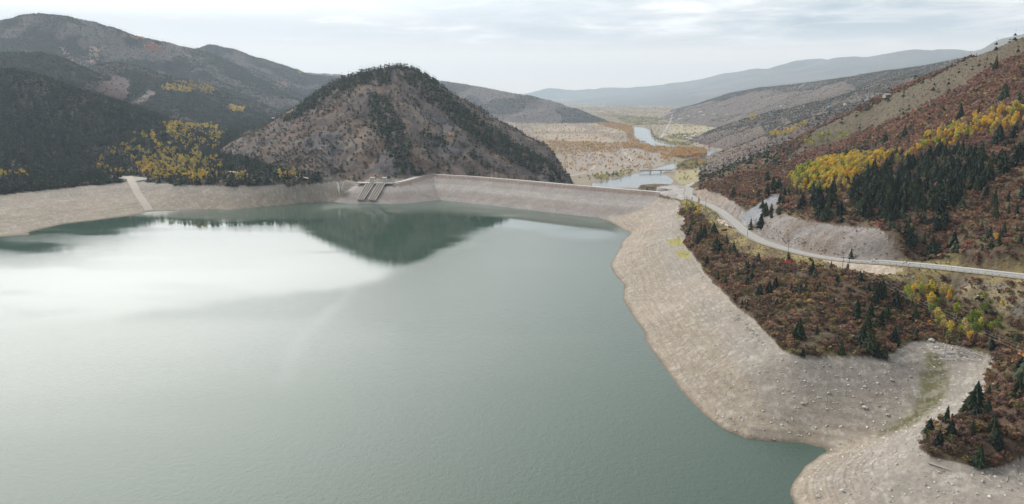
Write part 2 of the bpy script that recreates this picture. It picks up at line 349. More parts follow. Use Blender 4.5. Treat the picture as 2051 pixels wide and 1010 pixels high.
# visibility from the viewpoint (which cells the photograph can show at all)
ta = (Z-H)/R_
run = np.maximum.accumulate(ta, axis=1); prev = np.concatenate([np.full((NT_, 1), -9, np.float32), run[:, :-1]], 1)
VIS = (Z+14-H)/R_ >= prev

# ------------------------------------------------------------------ ground colours (albedo)
COL = np.zeros(X.shape+(3,), np.float32)
def setc(mask, c): 
    m = np.clip(mask, 0, 1)[..., None].astype(np.float32) if mask.dtype != bool else mask[..., None].astype(np.float32)
    COL[:] = COL*(1-m)+np.array(c, np.float32)*m
def poly_soft(polys, jit=5, jsc=None):
    """membership of traced outlines, edges broken up by world-space noise"""
    jx = (fbm(X, Y, 18, 3, 91)-.5)*2*jit; jy = (fbm(X, Y, 18, 3, 95)-.5)*2*jit
    r = np.zeros(X.shape, bool)
    for p in polys: r |= inpoly(PX+jx, PY+jy*.6, p)
    return r
f60 = fbm(X, Y, 60, 4, 101); f15 = fbm(X, Y, 15, 4, 102); f200 = fbm(X, Y, 200, 4, 103); f5 = fbm(X, Y, 5, 3, 104)
base = LAY == 0
COL[:] = (.10, .085, .06)
near = base & (R_ < 1500)
left_land = near & (X < -150)
setc(left_land, (.075, .065, .045))
right_land = near & (X > 60) & (Z > POOL+1)
setc(right_land, (.11, .082, .055)); setc(right_land*sstep(.45, .6, f15), (.14, .115, .06)); setc(right_land*sstep(.5, .65, f60)*.8, (.10, .065, .045))
grass = right_land & poly_soft([[(1560,330),(1640,255),(1745,215),(1890,140),(2051,60),(2300,-60),(2300,60),(2051,108),(1960,150),(1880,195),(1800,238),(1720,268),(1660,290),(1600,308)]], 12)
setc(grass*(.6+.4*sstep(.4, .6, f15)), (.115, .097, .066))
scree = right_land & poly_soft([[(1383,378),(1440,390),(1470,405),(1490,425),(1530,400),(1555,385),(1565,395),(1560,425),(1600,440),(1680,452),(1760,460),(1800,490),(1815,520),(1780,528),(1700,522),(1640,514),(1590,500),(1545,488),(1510,468),(1470,440),(1435,415),(1398,402)]], 5)
setc(scree*(.75+.25*f5), (.25, .225, .21)); setc(scree*sstep(.46, .60, f15)*.6, (.17, .13, .10)); setc((scree & poly_soft([[(1478,432),(1500,405),(1550,392),(1560,400),(1530,430),(1510,455),(1490,450)]],9))*.8, (.25,.26,.28))
setc((right_land & poly_soft([[(1385,378),(1420,372),(1452,392),(1470,410),(1440,412),(1400,400)]],7))*.7, (.31,.255,.205))
verge = right_land & (rd < np.where(rs > 0, 11, 24)) & (rd > 6) & ~scree
setc(verge*(.3+.7*sstep(.35, .6, f15)), (.25, .20, .09))
setc((right_land & poly_soft([[(1640,514),(1680,520),(1760,530),(1815,540),(1790,549),(1720,548),(1680,536),(1650,522)]],2))*.95, (.42, .35, .28))
setc((right_land & poly_soft([[(1440,432),(1455,436),(1475,452),(1490,470),(1462,456),(1436,443)]],2))*.95, (.42, .36, .30))
fill = right_land & poly_soft([[(1790,553),(2051,570),(2120,600),(2051,640),(1980,618),(1930,600),(1880,575),(1820,560)]], 5)
setc(fill*.85, (.20, .175, .15)); setc(fill*sstep(.48, .6, f15)*.8, (.25, .20, .11))
setc((right_land & poly_soft([[(1330,372),(1400,362),(1382,372),(1375,392),(1390,402),(1350,398),(1330,392),(1290,378)]],2)), (.36, .33, .31))
# drawn-down lake bed
bank = (base | (LAY == 1)) & (Z <= POOL+.9) & (R_ < 1500) & (Y < 1235)
setc(bank, (.305, .262, .206))
zn = Z + .7*(fbm(X, Y, 60, 3, 120)-.5)
lines_ = sstep(-.5, .5, np.sin(zn*2.6)*.6+np.sin(zn*6.1+1.7)*.6)
setc(bank*lines_*.55*(.4+.6*f60), (.24, .195, .155)); setc(bank*(1-lines_)*.25*f60, (.46, .40, .34))
setc(bank*sstep(12, 20, Z)*.6*(.7+.3*f15), (.285, .266, .240)); setc(bank*sstep(.50, .68, f60)*.4, (.40, .34, .28))
lower = bank & (X > 130) & (Y < 420)
setc(lower*sstep(3, 9, Z)*.5, (.285, .262, .238)); setc(bank*sstep(.56, .7, f5)*.35, (.22, .20, .185)); setc(bank*sstep(.6, .75, fbm(X,Y,2.5,2,140))*.4, (.50, .47, .43))
setc(bank*(1-sstep(.2, .9, Z)), (.20, .165, .125))
chan = poly_soft([[(1852,700),(1876,708),(1900,735),(1905,775),(1880,815),(1830,850),(1770,872),(1745,868),(1800,840),(1838,800),(1846,750)]], 4)
cs_ = chan.astype(np.float32)
for _ in range(6): cs_ = (cs_+np.roll(cs_, 2, 0)+np.roll(cs_, -2, 0)+np.roll(cs_, 1, 1)+np.roll(cs_, -1, 1))/5
setc(bank*cs_*(.40+.6*sstep(.42, .58, fbm(X*.2+Y*.15, Y-X*.1, 1.6, 3, 130))), (.13, .125, .06))
setc((bank & poly_soft([[(1335,482),(1362,476),(1372,492),(1345,492)],[(1352,502),(1385,505),(1380,520),(1360,516)],[(1355,425),(1375,424),(1376,434),(1356,434)]],2)).astype(np.float32)*.8, (.30, .27, .06))
# dam: stone facing in bands
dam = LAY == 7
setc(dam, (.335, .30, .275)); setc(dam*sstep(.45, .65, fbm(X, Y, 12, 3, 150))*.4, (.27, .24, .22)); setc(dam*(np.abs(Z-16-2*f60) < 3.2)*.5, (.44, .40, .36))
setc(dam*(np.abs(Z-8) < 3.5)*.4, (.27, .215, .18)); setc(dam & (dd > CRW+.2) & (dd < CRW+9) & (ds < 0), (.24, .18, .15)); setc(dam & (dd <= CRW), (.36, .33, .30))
# cone hill
hc = (LAY == 1) & ~bank
setc(hc, (.175, .125, .092)); rk = ridged(X, Y, 40, 4, 160)
setc(hc*sstep(.40, .60, fbm(X, Y, 60, 4, 161))*.8, (.19, .155, .125)); setc(hc*sstep(.52, .64, rk)*.8, (.10, .088, .085)); setc(hc*sstep(.50, .60, fbm(X, Y, 90, 4, 167))*.55, (.11, .085, .07)); setc(hc*sstep(.60, .72, fbm(X, Y, 45, 4, 163))*.5, (.14, .08, .06))
setc((hc & poly_soft([[(610,270),(680,262),(690,300),(650,320),(610,310)],[(760,300),(800,290),(830,340),(780,350),(740,345)],[(850,225),(920,240),(930,260),(880,262)],[(850,285),(920,280),(930,310),(860,312)]], 9))*.7, (.095, .095, .10))
# left mountains
lm = (LAY >= 2) & (LAY <= 5)
setc(lm, (.032, .032, .028)); setc(lm*sstep(.5, .62, f200)*.7, (.13, .10, .085))
bare4 = (LAY == 4)*sstep(.52, .62, fbm(X, Y, 150, 4, 170)); setc(bare4*.7, (.13, .108, .10))
setc(((LAY == 3) | (LAY == 2)) & poly_soft([[(170,195),(230,150),(262,158),(255,190),(235,220),(205,205)]], 14), (.10, .068, .062))
setc((LAY == 3) & poly_soft([[(262,210),(300,180),(310,190),(280,208)]], 6), (.22, .18, .155))
setc((LAY >= 4) & poly_soft([[(540,165),(570,160),(580,170),(565,185),(545,178)],[(118,95),(130,95),(160,135),(150,137)],[(180,95),(205,95),(190,130),(178,120)]], 5), (.30, .19, .14))
setc(base & lm & False, (0,0,0))
setc(LAY == 6, (.10, .085, .08)); setc((LAY == 6)*sstep(.48, .6, fbm(X, Y, 260, 4, 175))*.8, (.17, .135, .12))
setc((LAY == 8) | (LAY == 9) | (LAY == 10), (.135, .105, .085)); rr = (LAY >= 8) & (LAY <= 10)
setc(rr*sstep(.45, .6, f60)*.6, (.14, .11, .105)); setc(rr*sstep(.5, .62, f200)*.5, (.165, .135, .10)); setc((LAY == 8)*sstep(.55, .65, f15)*.4, (.13, .07, .06))
setc(LAY == 11, (.13, .125, .115)); setc((LAY == 11)*sstep(.45, .6, fbm(X, Y, 900, 4, 180))*.6, (.20, .18, .15))
# valley floor
va = base & (R_ >= 1500) & (X > -800) & (Z < VAL+15)
setc(va, (.24, .195, .14)); setc(va*sstep(.42, .58, f60)*.7, (.27, .23, .17)); setc(va*sstep(.52, .62, f200)*.45, (.22, .165, .11))
VP = PX, PY
def vp(poly, c, k=1.0, jit=2): setc((va & poly_soft([poly], jit))*k, c)
far_v = va & (R_ > 7000)
cx_ = np.floor(X/420+.2*np.sin(Y/900)); cy_ = np.floor(Y/700); hh = hash2(cx_, cy_, 5)
setc(far_v & (hh > .55), (.34, .29, .21)); setc(far_v & (hh < .28), (.17, .155, .12)); setc(far_v*sstep(.5,.6,f200)*.6, (.15, .13, .10))
vp([(1035,262),(1120,250),(1200,249),(1262,258),(1268,282),(1220,286),(1150,285),(1060,291),(1030,285)], (.34, .265, .19), .9)
setc((va & poly_soft([[(1035,262),(1120,250),(1200,249),(1262,258),(1268,282),(1150,285),(1030,285)]],2))*(sstep(.60,.66,ridged(X,Y,320,2,190)))*.7, (.19, .145, .115))
vp([(1338,262),(1350,246),(1470,229),(1478,240),(1430,262),(1330,272)], (.34, .29, .19)); vp([(1370,248),(1425,245),(1428,251),(1372,254)], (.22, .18, .14), .8)
vp([(1355,343),(1400,335),(1425,345),(1400,364),(1362,370),(1350,355)], (.33, .29, .15), .8); vp([(1400,325),(1430,318),(1432,330),(1405,338)], (.40, .38, .34), .8)
vp([(1140,300),(1300,296),(1330,300),(1330,330),(1280,342),(1180,352),(1130,352)], (.29, .25, .21), .8, 4)
setc(va & (R_ < 2600) & (Z < VAL-1), (.12,.12,.09))
COL *= (0.86+.28*f5)[..., None]
COL *= np.where(bank | (LAY == 7), .85, 1)[..., None]*np.where(bank[..., None], np.array((1.0, .985, .96)), 1)
COL = np.clip(COL, 0.01, .8)

# ------------------------------------------------------------------ materials
def matnew(name): m = D.materials.new(name); m.use_nodes = True; return m, NT(m.node_tree)
def simple(name, col, rough=.8, metal=0, nsc=None, namt=.2, bump=0, bsc=4):
    m, q = matnew(name); o = q.n('ShaderNodeOutputMaterial'); b = q.n('ShaderNodeBsdfPrincipled')
    b.inputs['Roughness'].default_value = rough; b.inputs['Metallic'].default_value = metal
    g = q.n('ShaderNodeTexCoord').outputs['Object']
    if nsc:
        f = q.noise(g, nsc, 5, .6); c = q.mix(f, tuple(max(0, v*(1-namt)) for v in col), tuple(min(1, v*(1+namt)) for v in col)); q.put(b.inputs['Base Color'], c)
    else: q.put(b.inputs['Base Color'], col)
    if bump:
        bn = q.n('ShaderNodeBump'); bn.inputs['Strength'].default_value = .6; bn.inputs['Distance'].default_value = bump; q.put(bn.inputs['Height'], q.noise(g, bsc, 5, .65)); q.put(b.inputs['Normal'], bn.outputs[0])
    q.t.links.new(b.outputs[0], o.inputs[0]); return m
def terrain_mat():
    m, q = matnew('terrain'); o = q.n('ShaderNodeOutputMaterial'); b = q.n('ShaderNodeBsdfPrincipled'); b.inputs['Roughness'].default_value = .95
    b.inputs['Specular IOR Level'].default_value = .15
    a = q.n('ShaderNodeAttribute', attribute_name='col').outputs['Color']; rg = q.n('ShaderNodeAttribute', attribute_name='rg').outputs['Fac']
    g = q.n('ShaderNodeTexCoord').outputs['Object']
    f1 = q.noise(g, .45, 6, .7); f2 = q.noise(g, .06, 5, .6)
    k = q.math('MULTIPLY_ADD', f1, 1.1, .45); k2 = q.math('MULTIPLY_ADD', f2, .5, .75)
    sp = q.n('ShaderNodeTexVoronoi'); q.put(sp.inputs['Vector'], g); sp.inputs['Scale'].default_value = .55
    spk = q.ramp(sp.outputs['Distance'], [(.0, .72), (.30, 1.0)])
    kk = q.math('MULTIPLY', q.math('MULTIPLY', k, k2), spk)
    c = q.vmath('SCALE', a); q.put(c.node.inputs['Scale'], kk); q.put(b.inputs['Base Color'], c)
    h = q.math('ADD', q.math('MULTIPLY', f1, 1.6), q.math('MULTIPLY', q.noise(g, .12, 5, .6), 5.0))
    bn = q.n('ShaderNodeBump'); bn.inputs['Distance'].default_value = 1.0; q.put(bn.inputs['Strength'], rg); q.put(bn.inputs['Height'], h)
    q.put(b.inputs['Normal'], bn.outputs[0]); q.t.links.new(b.outputs[0], o.inputs[0]); return m
def foliage_mat(name, rough=.75, trans=.0):
    """colour comes from a per-plant attribute (leaf colour), with leaf-scale variation"""
    m, q = matnew(name); o = q.n('ShaderNodeOutputMaterial'); b = q.n('ShaderNodeBsdfPrincipled'); b.inputs['Roughness'].default_value = rough; b.inputs['Specular IOR Level'].default_value = .15
    a = q.n('ShaderNodeAttribute', attribute_name='col').outputs['Color']
    g = q.n('ShaderNodeTexCoord').outputs['Object']; f = q.noise(g, .9, 3, .6)
    c = q.vmath('SCALE', a); q.put(c.node.inputs['Scale'], q.math('MULTIPLY_ADD', f, .9, .55)); q.put(b.inputs['Base Color'], c)
    if trans:
        t = q.n('ShaderNodeBsdfTranslucent'); q.put(t.inputs[0], c); ms = q.n('ShaderNodeMixShader'); ms.inputs[0].default_value = trans
        q.t.links.new(b.outputs[0], ms.inputs[1]); q.t.links.new(t.outputs[0], ms.inputs[2]); q.t.links.new(ms.outputs[0], o.inputs[0])
    else: q.t.links.new(b.outputs[0], o.inputs[0])
    return m
TM = terrain_mat(); FM = foliage_mat('needles'); LM = foliage_mat('leaves', .7, .3)
BARK = simple('bark', (.10, .075, .055), .9); WBARK = simple('pale_bark', (.36, .33, .28), .8)
ASPH = simple('asphalt', (.27, .265, .26), .85, nsc=.15, namt=.18); CONC = simple('concrete', (.45, .42, .38), .85, nsc=.3, namt=.2)
PAINT = simple('white_paint', (.75, .75, .73), .6); YPAINT = simple('yellow_paint', (.55, .42, .12), .6); STEEL = simple('galvanised_steel', (.62, .64, .66), .45, .6); DARK = simple('dark_void', (.03, .03, .032), .7)
WOOD = simple('weathered_wood', (.13, .10, .08), .9); DRIFT = simple('driftwood_grey', (.36, .33, .30), .9); ROCKM = simple('pale_rock', (.34, .31, .28), .9, nsc=.8, namt=.3)
DIRT = simple('pale_dirt', (.40, .34, .27), .95, nsc=.1, namt=.15)

# ------------------------------------------------------------------ object helpers
def tag(o, label=None, cat=None, group=None, kind=None):
    if label: o['label'] = label
    if cat: o['category'] = cat
    if group: o['group'] = group
    if kind: o['kind'] = kind
    return o
def mesh_obj(name, V, F, mats, col=None, smooth=False, parent=None, extra=None, matidx=None):
    """V (n,3); F (m,k) array of equal-size faces"""
    me = D.meshes.new(name); V = np.asarray(V, np.float32); F = np.asarray(F, np.int32); k = F.shape[1]
    me.vertices.add(len(V)); me.vertices.foreach_set('co', V.ravel())
    me.loops.add(F.size); me.loops.foreach_set('vertex_index', F.ravel())
    me.polygons.add(len(F)); me.polygons.foreach_set('loop_start', np.arange(0, F.size, k, dtype=np.int32)); me.polygons.foreach_set('loop_total', np.full(len(F), k, np.int32))
    if col is not None:
        a = me.color_attributes.new('col', 'FLOAT_COLOR', 'POINT'); c4 = np.ones((len(V), 4), np.float32); c4[:, :3] = col; a.data.foreach_set('color', c4.ravel())
    for nm, arr in (extra or {}).items():
        a = me.attributes.new(nm, 'FLOAT', 'POINT'); a.data.foreach_set('value', np.asarray(arr, np.float32))
    for m in (mats if isinstance(mats, list) else [mats]): me.materials.append(m)
    if matidx is not None: me.polygons.foreach_set('material_index', np.asarray(matidx, np.int32))
    me.polygons.foreach_set('use_smooth', np.full(len(F), smooth)); me.update(); me.validate(clean_customdata=False)
    o = D.objects.new(name, me); C.objects.link(o); o.parent = parent; return o
class MB:
    """collects polygons and links them as ONE mesh object"""
    def __init__(s): s.v = []; s.f = []
    def poly(s, vs, fs): b = len(s.v); s.v += [tuple(v) for v in vs]; s.f += [tuple(b+i for i in f) for f in fs]
    def box(s, c, size, rz=0, taper=1):
        cx, cy, cz = c; a, b, h = size[0]/2, size[1]/2, size[2]/2; co, si = math.cos(rz), math.sin(rz); vs = []
        for zz, k in ((-h, 1), (h, taper)):
            for x, y in ((-a, -b), (a, -b), (a, b), (-a, b)): vs.append((cx+(x*co-y*si)*k, cy+(x*si+y*co)*k, cz+zz))
        s.poly(vs, [(3,2,1,0),(4,5,6,7),(0,1,5,4),(1,2,6,5),(2,3,7,6),(3,0,4,7)])
    def bar(s, a, b, r, n=5, r2=None):
        a = Vector(a); b = Vector(b); d = (b-a).normalized(); u = d.orthogonal().normalized(); w_ = d.cross(u); r2 = r if r2 is None else r2
        vs = [a+(u*math.cos(t)+w_*math.sin(t))*r for t in [2*math.pi*k/n for k in range(n)]]+[b+(u*math.cos(t)+w_*math.sin(t))*r2 for t in [2*math.pi*k/n for k in range(n)]]
        s.poly(vs, [(k, (k+1) % n, n+(k+1) % n, n+k) for k in range(n)]+[tuple(range(n-1, -1, -1)), tuple(range(n, 2*n))])
    def beam(s, a, b, w_, h):
        a = Vector(a); b = Vector(b); d = (b-a).normalized(); u = d.cross(Vector((0, 0, 1))).normalized()*w_/2; v = u.normalized().cross(d)*h/2
        vs = [p+i*u+j*v for p in (a, b) for i, j in ((-1,-1),(1,-1),(1,1),(-1,1))]
        s.poly(vs, [(3,2,1,0),(4,5,6,7),(0,1,5,4),(1,2,6,5),(2,3,7,6),(3,0,4,7)])
    def build(s, name, mat, parent=None, smooth=False):
        me = D.meshes.new(name); me.from_pydata(s.v, [], s.f); me.materials.append(mat)
        if smooth: me.polygons.foreach_set('use_smooth', [True]*len(me.polygons))
        me.update(); o = D.objects.new(name, me); C.objects.link(o); o.parent = parent; return o
def empty(name, loc=(0,0,0), rz=0):
    o = D.objects.new(name, None); C.objects.link(o); o.location = loc; o.rotation_euler = (0, 0, rz); o.empty_display_size = 1; return o

# ------------------------------------------------------------------ terrain meshes
idx = np.arange(NT_*NR).reshape(NT_, NR)
Fq = np.stack([idx[:-1, :-1], idx[1:, :-1], idx[1:, 1:], idx[:-1, 1:]], -1).reshape(-1, 4)[:, ::-1]
V = np.stack([X, Y, Z], -1).reshape(-1, 3); CV = COL.reshape(-1, 3)
RG = np.where(LAY == 7, .25, np.where(bank, .18, np.where(va, .12, .55))).astype(np.float32)
RG = np.where((rd < 9), .05, RG).ravel()
lf = LAY.ravel()[Fq[:, 0]]; bf = bank.ravel()[Fq[:, 0]] | (Z.ravel()[Fq[:, 0]] < POOL) & (R_.ravel()[Fq[:, 0]] < 1300) & (lf == 0) & (Y.ravel()[Fq[:, 0]] < 1240)
xf = X.ravel()[Fq[:, 0]]; rf = R_.ravel()[Fq[:, 0]]
cls = np.select([lf == 7, lf == 1, (lf >= 2) & (lf <= 6), (lf >= 8) & (lf <= 10), lf == 11, bf, (rf < 1480) & (xf > 60), (rf < 2600) & (xf <= 60)], [0, 1, 2, 3, 4, 5, 6, 7], 8)
names = ['dam_body', 'hill', 'mountains', 'valley_hills', 'far_mountains', 'lake_shore', 'hillside', 'forest_ground', 'valley_floor']
dam_root = empty('embankment_dam', (P(1100,366,CREST)[0], P(1100,366,CREST)[1], 0)); tag(dam_root, 'long grey rock-faced embankment dam with a road along its crest', 'dam')
for k, nm in enumerate(names):
    F = Fq[cls == k]; u, inv = np.unique(F, return_inverse=True); F = inv.reshape(-1, 4)
    o = mesh_obj(nm, V[u], F, TM, CV[u], True, extra={'rg': RG[u]})
    if k == 0: o.parent = dam_root; o.matrix_parent_inverse = dam_root.matrix_basis.inverted()
    else: tag(o, kind='structure')

# ------------------------------------------------------------------ water
def ripple_field():
    """where wind roughens the lake: 1 = ruffled, 0 = slick"""
    px, py = project(X, Y, np.zeros_like(X))
    jx = (fbm(X, Y, 45, 4, 201)-.5)*50; jy = (fbm(X, Y, 45, 4, 205)-.5)*22
    calm = [[(-300,420),(300,425),(600,418),(760,420),(985,420),(1230,450),(1240,475),(1100,478),(1060,458),(980,470),(900,505),(830,535),(760,560),(660,580),(440,600),(200,640),(0,680),(-300,700)],
            [(770,528),(775,534),(700,592),(640,650),(590,720),(560,780),(552,775),(580,710),(630,640),(700,575)]]
    r = np.ones(X.shape, np.float32)
    r[inpoly(px+jx, py+jy, calm[0])] = 0
    left = (px < 900) & (py > 480)
    r = np.where(left, np.maximum(r, sstep(500, 800, py)), r); r = np.where((px < 800) & (py > 640), np.minimum(r, .62+.38*sstep(650, 1000, py+.25*px)), r)
    r = np.where(inpoly(px+jx*.7, py+jy*.7, calm[1]), r*.55, r)
    for _ in range(9):
        r = (r+np.roll(r, 1, 0)+np.roll(r, -1, 0)+np.roll(r, 1, 1)+np.roll(r, -1, 1))/5
        r = (r+np.roll(r, 3, 0)+np.roll(r, -3, 0)+np.roll(r, 2, 1)+np.roll(r, -2, 1))/5
    ruf = fbm(X*.35, Y, 60, 4, 210)
    return np.clip(r*(.82+.36*ruf)+.25*(1-r)*sstep(.5, .7, ruf), 0, 1)
RIP = ripple_field()
def water_mat(name, body, r0, r1, bump):
    m, q = matnew(name); o = q.n('ShaderNodeOutputMaterial'); b = q.n('ShaderNodeBsdfPrincipled')
    q.put(b.inputs['Base Color'], body); b.inputs['IOR'].default_value = 1.333
    a = q.n('ShaderNodeAttribute', attribute_name='ripple').outputs['Fac']
    q.put(b.inputs['Roughness'], q.math('MULTIPLY_ADD', a, r1-r0, r0))
    g = q.n('ShaderNodeTexCoord').outputs['Object']
    h = q.math('ADD', q.noise(g, .35, 3, .6), q.math('MULTIPLY', q.noise(g, .9, 3, .6), .5))
    bn = q.n('ShaderNodeBump'); bn.inputs['Distance'].default_value = bump; q.put(bn.inputs['Strength'], q.math('MULTIPLY_ADD', a, .80, .05)); q.put(bn.inputs['Height'], h)
    q.put(b.inputs['Normal'], bn.outputs[0]); q.t.links.new(b.outputs[0], o.inputs[0]); return m
WATER = water_mat('lake_water', (.040, .072, .052), .035, .24, .24)
wm = (Z.ravel() < 4) & (R_.ravel() < 1500)
wf = wm[Fq].any(1) & (cls != 8) & (Y.ravel()[Fq[:, 0]] < 1300)
# keep the sheet upstream of the dam axis
axis_y = np.interp(X.ravel()[Fq[:, 0]], [p[0] for p in damcrest], [p[1] for p in damcrest], left=1210, right=900)
wf &= Y.ravel()[Fq[:, 0]] < axis_y
F = Fq[wf]; u, inv = np.unique(F, return_inverse=True); Vw = V[u].copy(); Vw[:, 2] = 0
lake = mesh_obj('lake', Vw, inv.reshape(-1, 4), WATER, None, True, extra={'ripple': RIP.ravel()[u]}); tag(lake, kind='structure')
RIVM = water_mat('river_water', (.12, .13, .12), .16, .25, .10)
mb = MB()
for poly in rivw:
    tri = geometry.tessellate_polygon([[Vector((a, b, 0)) for a, b in poly]])
    mb.poly([(a, b, VAL-.35) for a, b in poly], [tuple(t) for t in tri])
rv = mb.build('river', RIVM); tag(rv, kind='structure')
rv.data.update()
if rv.data.polygons[0].normal.z < 0: rv.data.flip_normals()

# ------------------------------------------------------------------ strips draped on the ground
def resample(pts, step):
    P_ = np.array(pts, float); s = np.concatenate([[0], np.cumsum(np.hypot(*np.diff(P_[:, :2], axis=0).T))]); t = np.arange(0, s[-1], step)
    # smooth a little
    out = np.stack([np.interp(t, s, P_[:, k]) for k in range(P_.shape[1])], 1)
    for _ in range(4): out[1:-1] = (out[:-2]+2*out[1:-1]+out[2:])/4
    return out
def strip(name, pts, o1, o2, lift, mat, parent=None, step=4, zfix=None, thick=0):
    c = resample(pts, step); t = np.gradient(c[:, :2], axis=0); t /= np.hypot(t[:, 0], t[:, 1])[:, None]; nrm = np.stack([t[:, 1], -t[:, 0]], 1)   # right side
    a = c[:, :2]+nrm*o1; b = c[:, :2]+nrm*o2; K_ = max(2, int(abs(o2-o1)/3)+1); rows = []
    for k in range(K_+1):
        p = a+(b-a)*k/K_; zz = (c[:, 2] if zfix else height(p[:, 0], p[:, 1]))+lift
        rows.append(np.column_stack([p, zz]))
    Vs = np.concatenate(rows); N = len(c); F = []
    for k in range(K_):
        i = np.arange(N-1); F.append(np.stack([k*N+i, (k+1)*N+i, (k+1)*N+i+1, k*N+i+1], 1))
    F = np.concatenate(F); o = mesh_obj(name, Vs, F, mat, None, True, parent)
    if o.data.polygons[0].normal.z < 0: o.data.flip_normals()
    return o, c, nrm
rr_ = resample(road3, 6)
road_o, rc, rn = strip('road', road3[1:], -4.2, 4.2, .45, ASPH, zfix=True); tag(road_o, kind='structure')
for a_, b_ in ((-6.6, -4.15), (4.15, 7.6)):
    o, _, _ = strip('road_shoulder', road3[1:], a_, b_, .38, simple('gravel_shoulder', (.25,.22,.175), .95, nsc=.25, namt=.25), zfix=True); tag(o, kind='structure')
for a_, b_, m_, nm in ((-3.7, -3.5, PAINT, 'edge_line'), (3.5, 3.7, PAINT, 'edge_line'), (-.25, -.08, YPAINT, 'centre_line'), (.08, .25, YPAINT, 'centre_line')):
    o, _, _ = strip(nm, road3[1:], a_, b_, .47, m_, zfix=True); tag(o, kind='structure')
dc, _, _ = strip('crest_road', damline[1:], -4.5, 4.5, .28, CONC, zfix=True); dc.parent = dam_root; dc.matrix_parent_inverse = dam_root.matrix_basis.inverted()
vr = [P(a, b, VAL) for a, b in ((1350,228),(1345,240),(1336,255),(1326,274),(1318,282))]
o, _, _ = strip('valley_road', vr, -7, 7, .5, simple('pale_asphalt', (.36,.33,.31), .9)); tag(o, kind='structure')
for nm, pts in (('path', ((1118,357),(1140,353),(1165,348),(1185,340),(1192,333),(1180,330),(1150,328))), ('path', ((1250,305),(1262,318),(1265,325),(1240,332),(1200,338)))):
    o, _, _ = strip(nm, [P(a, b, VAL) for a, b in pts], -4, 4, .4, DIRT, step=8); tag(o, kind='structure')
ramp_pts = [P(a, b, z_) for a, b, z_ in ((258,354,28),(264,366,26),(274,385,18),(286,405,8),(296,420,1),(300,428,-3))]
o, _, _ = strip('boat_ramp', ramp_pts, -5.5, 5.5, .35, simple('ramp_concrete', (.34,.30,.255), .9, nsc=.2), step=5); tag(o, kind='structure')
o, _, _ = strip('boat_ramp_apron', [P(232,356,27.5), P(262,358,27.5), P(285,362,27)], -14, 10, .30, simple('gravel', (.30,.27,.23), .95, nsc=.2), step=5); tag(o, kind='structure')
o, _, _ = strip('forest_road', [P(450,347,30), P(480,351,29.5), P(510,354,29), P(560,358,28.5), P(620,366,28)], -3.5, 3.5, 1.2, DIRT, step=6); tag(o, kind='structure')
o, _, _ = strip('forest_road', [P(286,263,52), P(292,272,50), P(302,280,47)], -9, 9, 2.5, DIRT, step=6); tag(o, kind='structure')

# ------------------------------------------------------------------ find the ground under a photo pixel
def hit(px, py, start=80):
    dx, dy, dz = ray(px, py); t = np.exp(np.linspace(math.log(start), math.log(30000), 9000))
    x, y, zz = dx*t, dy*t, H+dz*t; g = height(x, y); k = np.argmax(zz < g)
    if not (zz < g).any(): k = len(t)-1
    return float(x[k]), float(y[k]), float(g[k])

# ------------------------------------------------------------------ plant shapes (triangle soups, leaf and branch sized)
def conifer_crown(r, tiers, pts, ragged=.35, top=1.0, droop=.10):
    """unit height, needles hang from whorls of uneven branches"""
    V = []; F = []
    for k in range(tiers):
        f = k/(tiers-1) if tiers > 1 else 0
        zb = .10+.80*f; rad = .25*(1-f)**.8+.025; zt = min(top, zb+.26*(1-f*.55)); off = r.random()*6.28
        c = len(V); V.append(((r.random()-.5)*.015, (r.random()-.5)*.015, zt))
        rim = []
        for j in range(pts):
            a = off+2*math.pi*j/pts+(r.random()-.5)*.25; q_ = rad*(1-(.45 if j % 2 else 0))*(1-ragged/2+ragged*r.random())
            rim.append(len(V)); V.append((math.cos(a)*q_, math.sin(a)*q_, zb-droop*q_*2+(r.random()-.5)*.02))
        for j in range(pts): F.append((c, rim[j], rim[(j+1) % pts]))
    return np.array(V, np.float32), np.array(F, np.int32)
def leaf_crown(r, n, size, zc=.62, rx=.24, rz=.36, clumps=7, dome=False):
    """leaf clumps spread through the volume, with gaps"""
    V = []; F = []; cs = []
    for k in range(clumps):
        while True:
            p = r.uniform(-1, 1, 3)
            if np.dot(p, p) < 1 and (not dome or p[2] > -.2): break
        cs.append(p*.62)
    for k in range(n):
        c = cs[k % clumps]; d = r.normal(size=3); d /= np.linalg.norm(d); p = c+d*(.42*r.random()**.4)
        if dome and p[2] < -.25: p[2] = -p[2]
        pos = np.array((p[0]*rx, p[1]*rx, zc+p[2]*rz)); a = r.normal(size=3); a /= np.linalg.norm(a); a = a*.5+d; a /= np.linalg.norm(a)
        u = np.cross(a, (0.3, .2, .93)); u /= np.linalg.norm(u); v = np.cross(a, u); s = size*(.6+.8*r.random()); t0 = r.random()*6.28
        b = len(V)
        for j in range(3):
            t = t0+j*2.09+(r.random()-.5)*.5; V.append(tuple(pos+(u*math.cos(t)+v*math.sin(t))*s))
        F.append((b, b+1, b+2))
    return np.array(V, np.float32), np.array(F, np.int32)
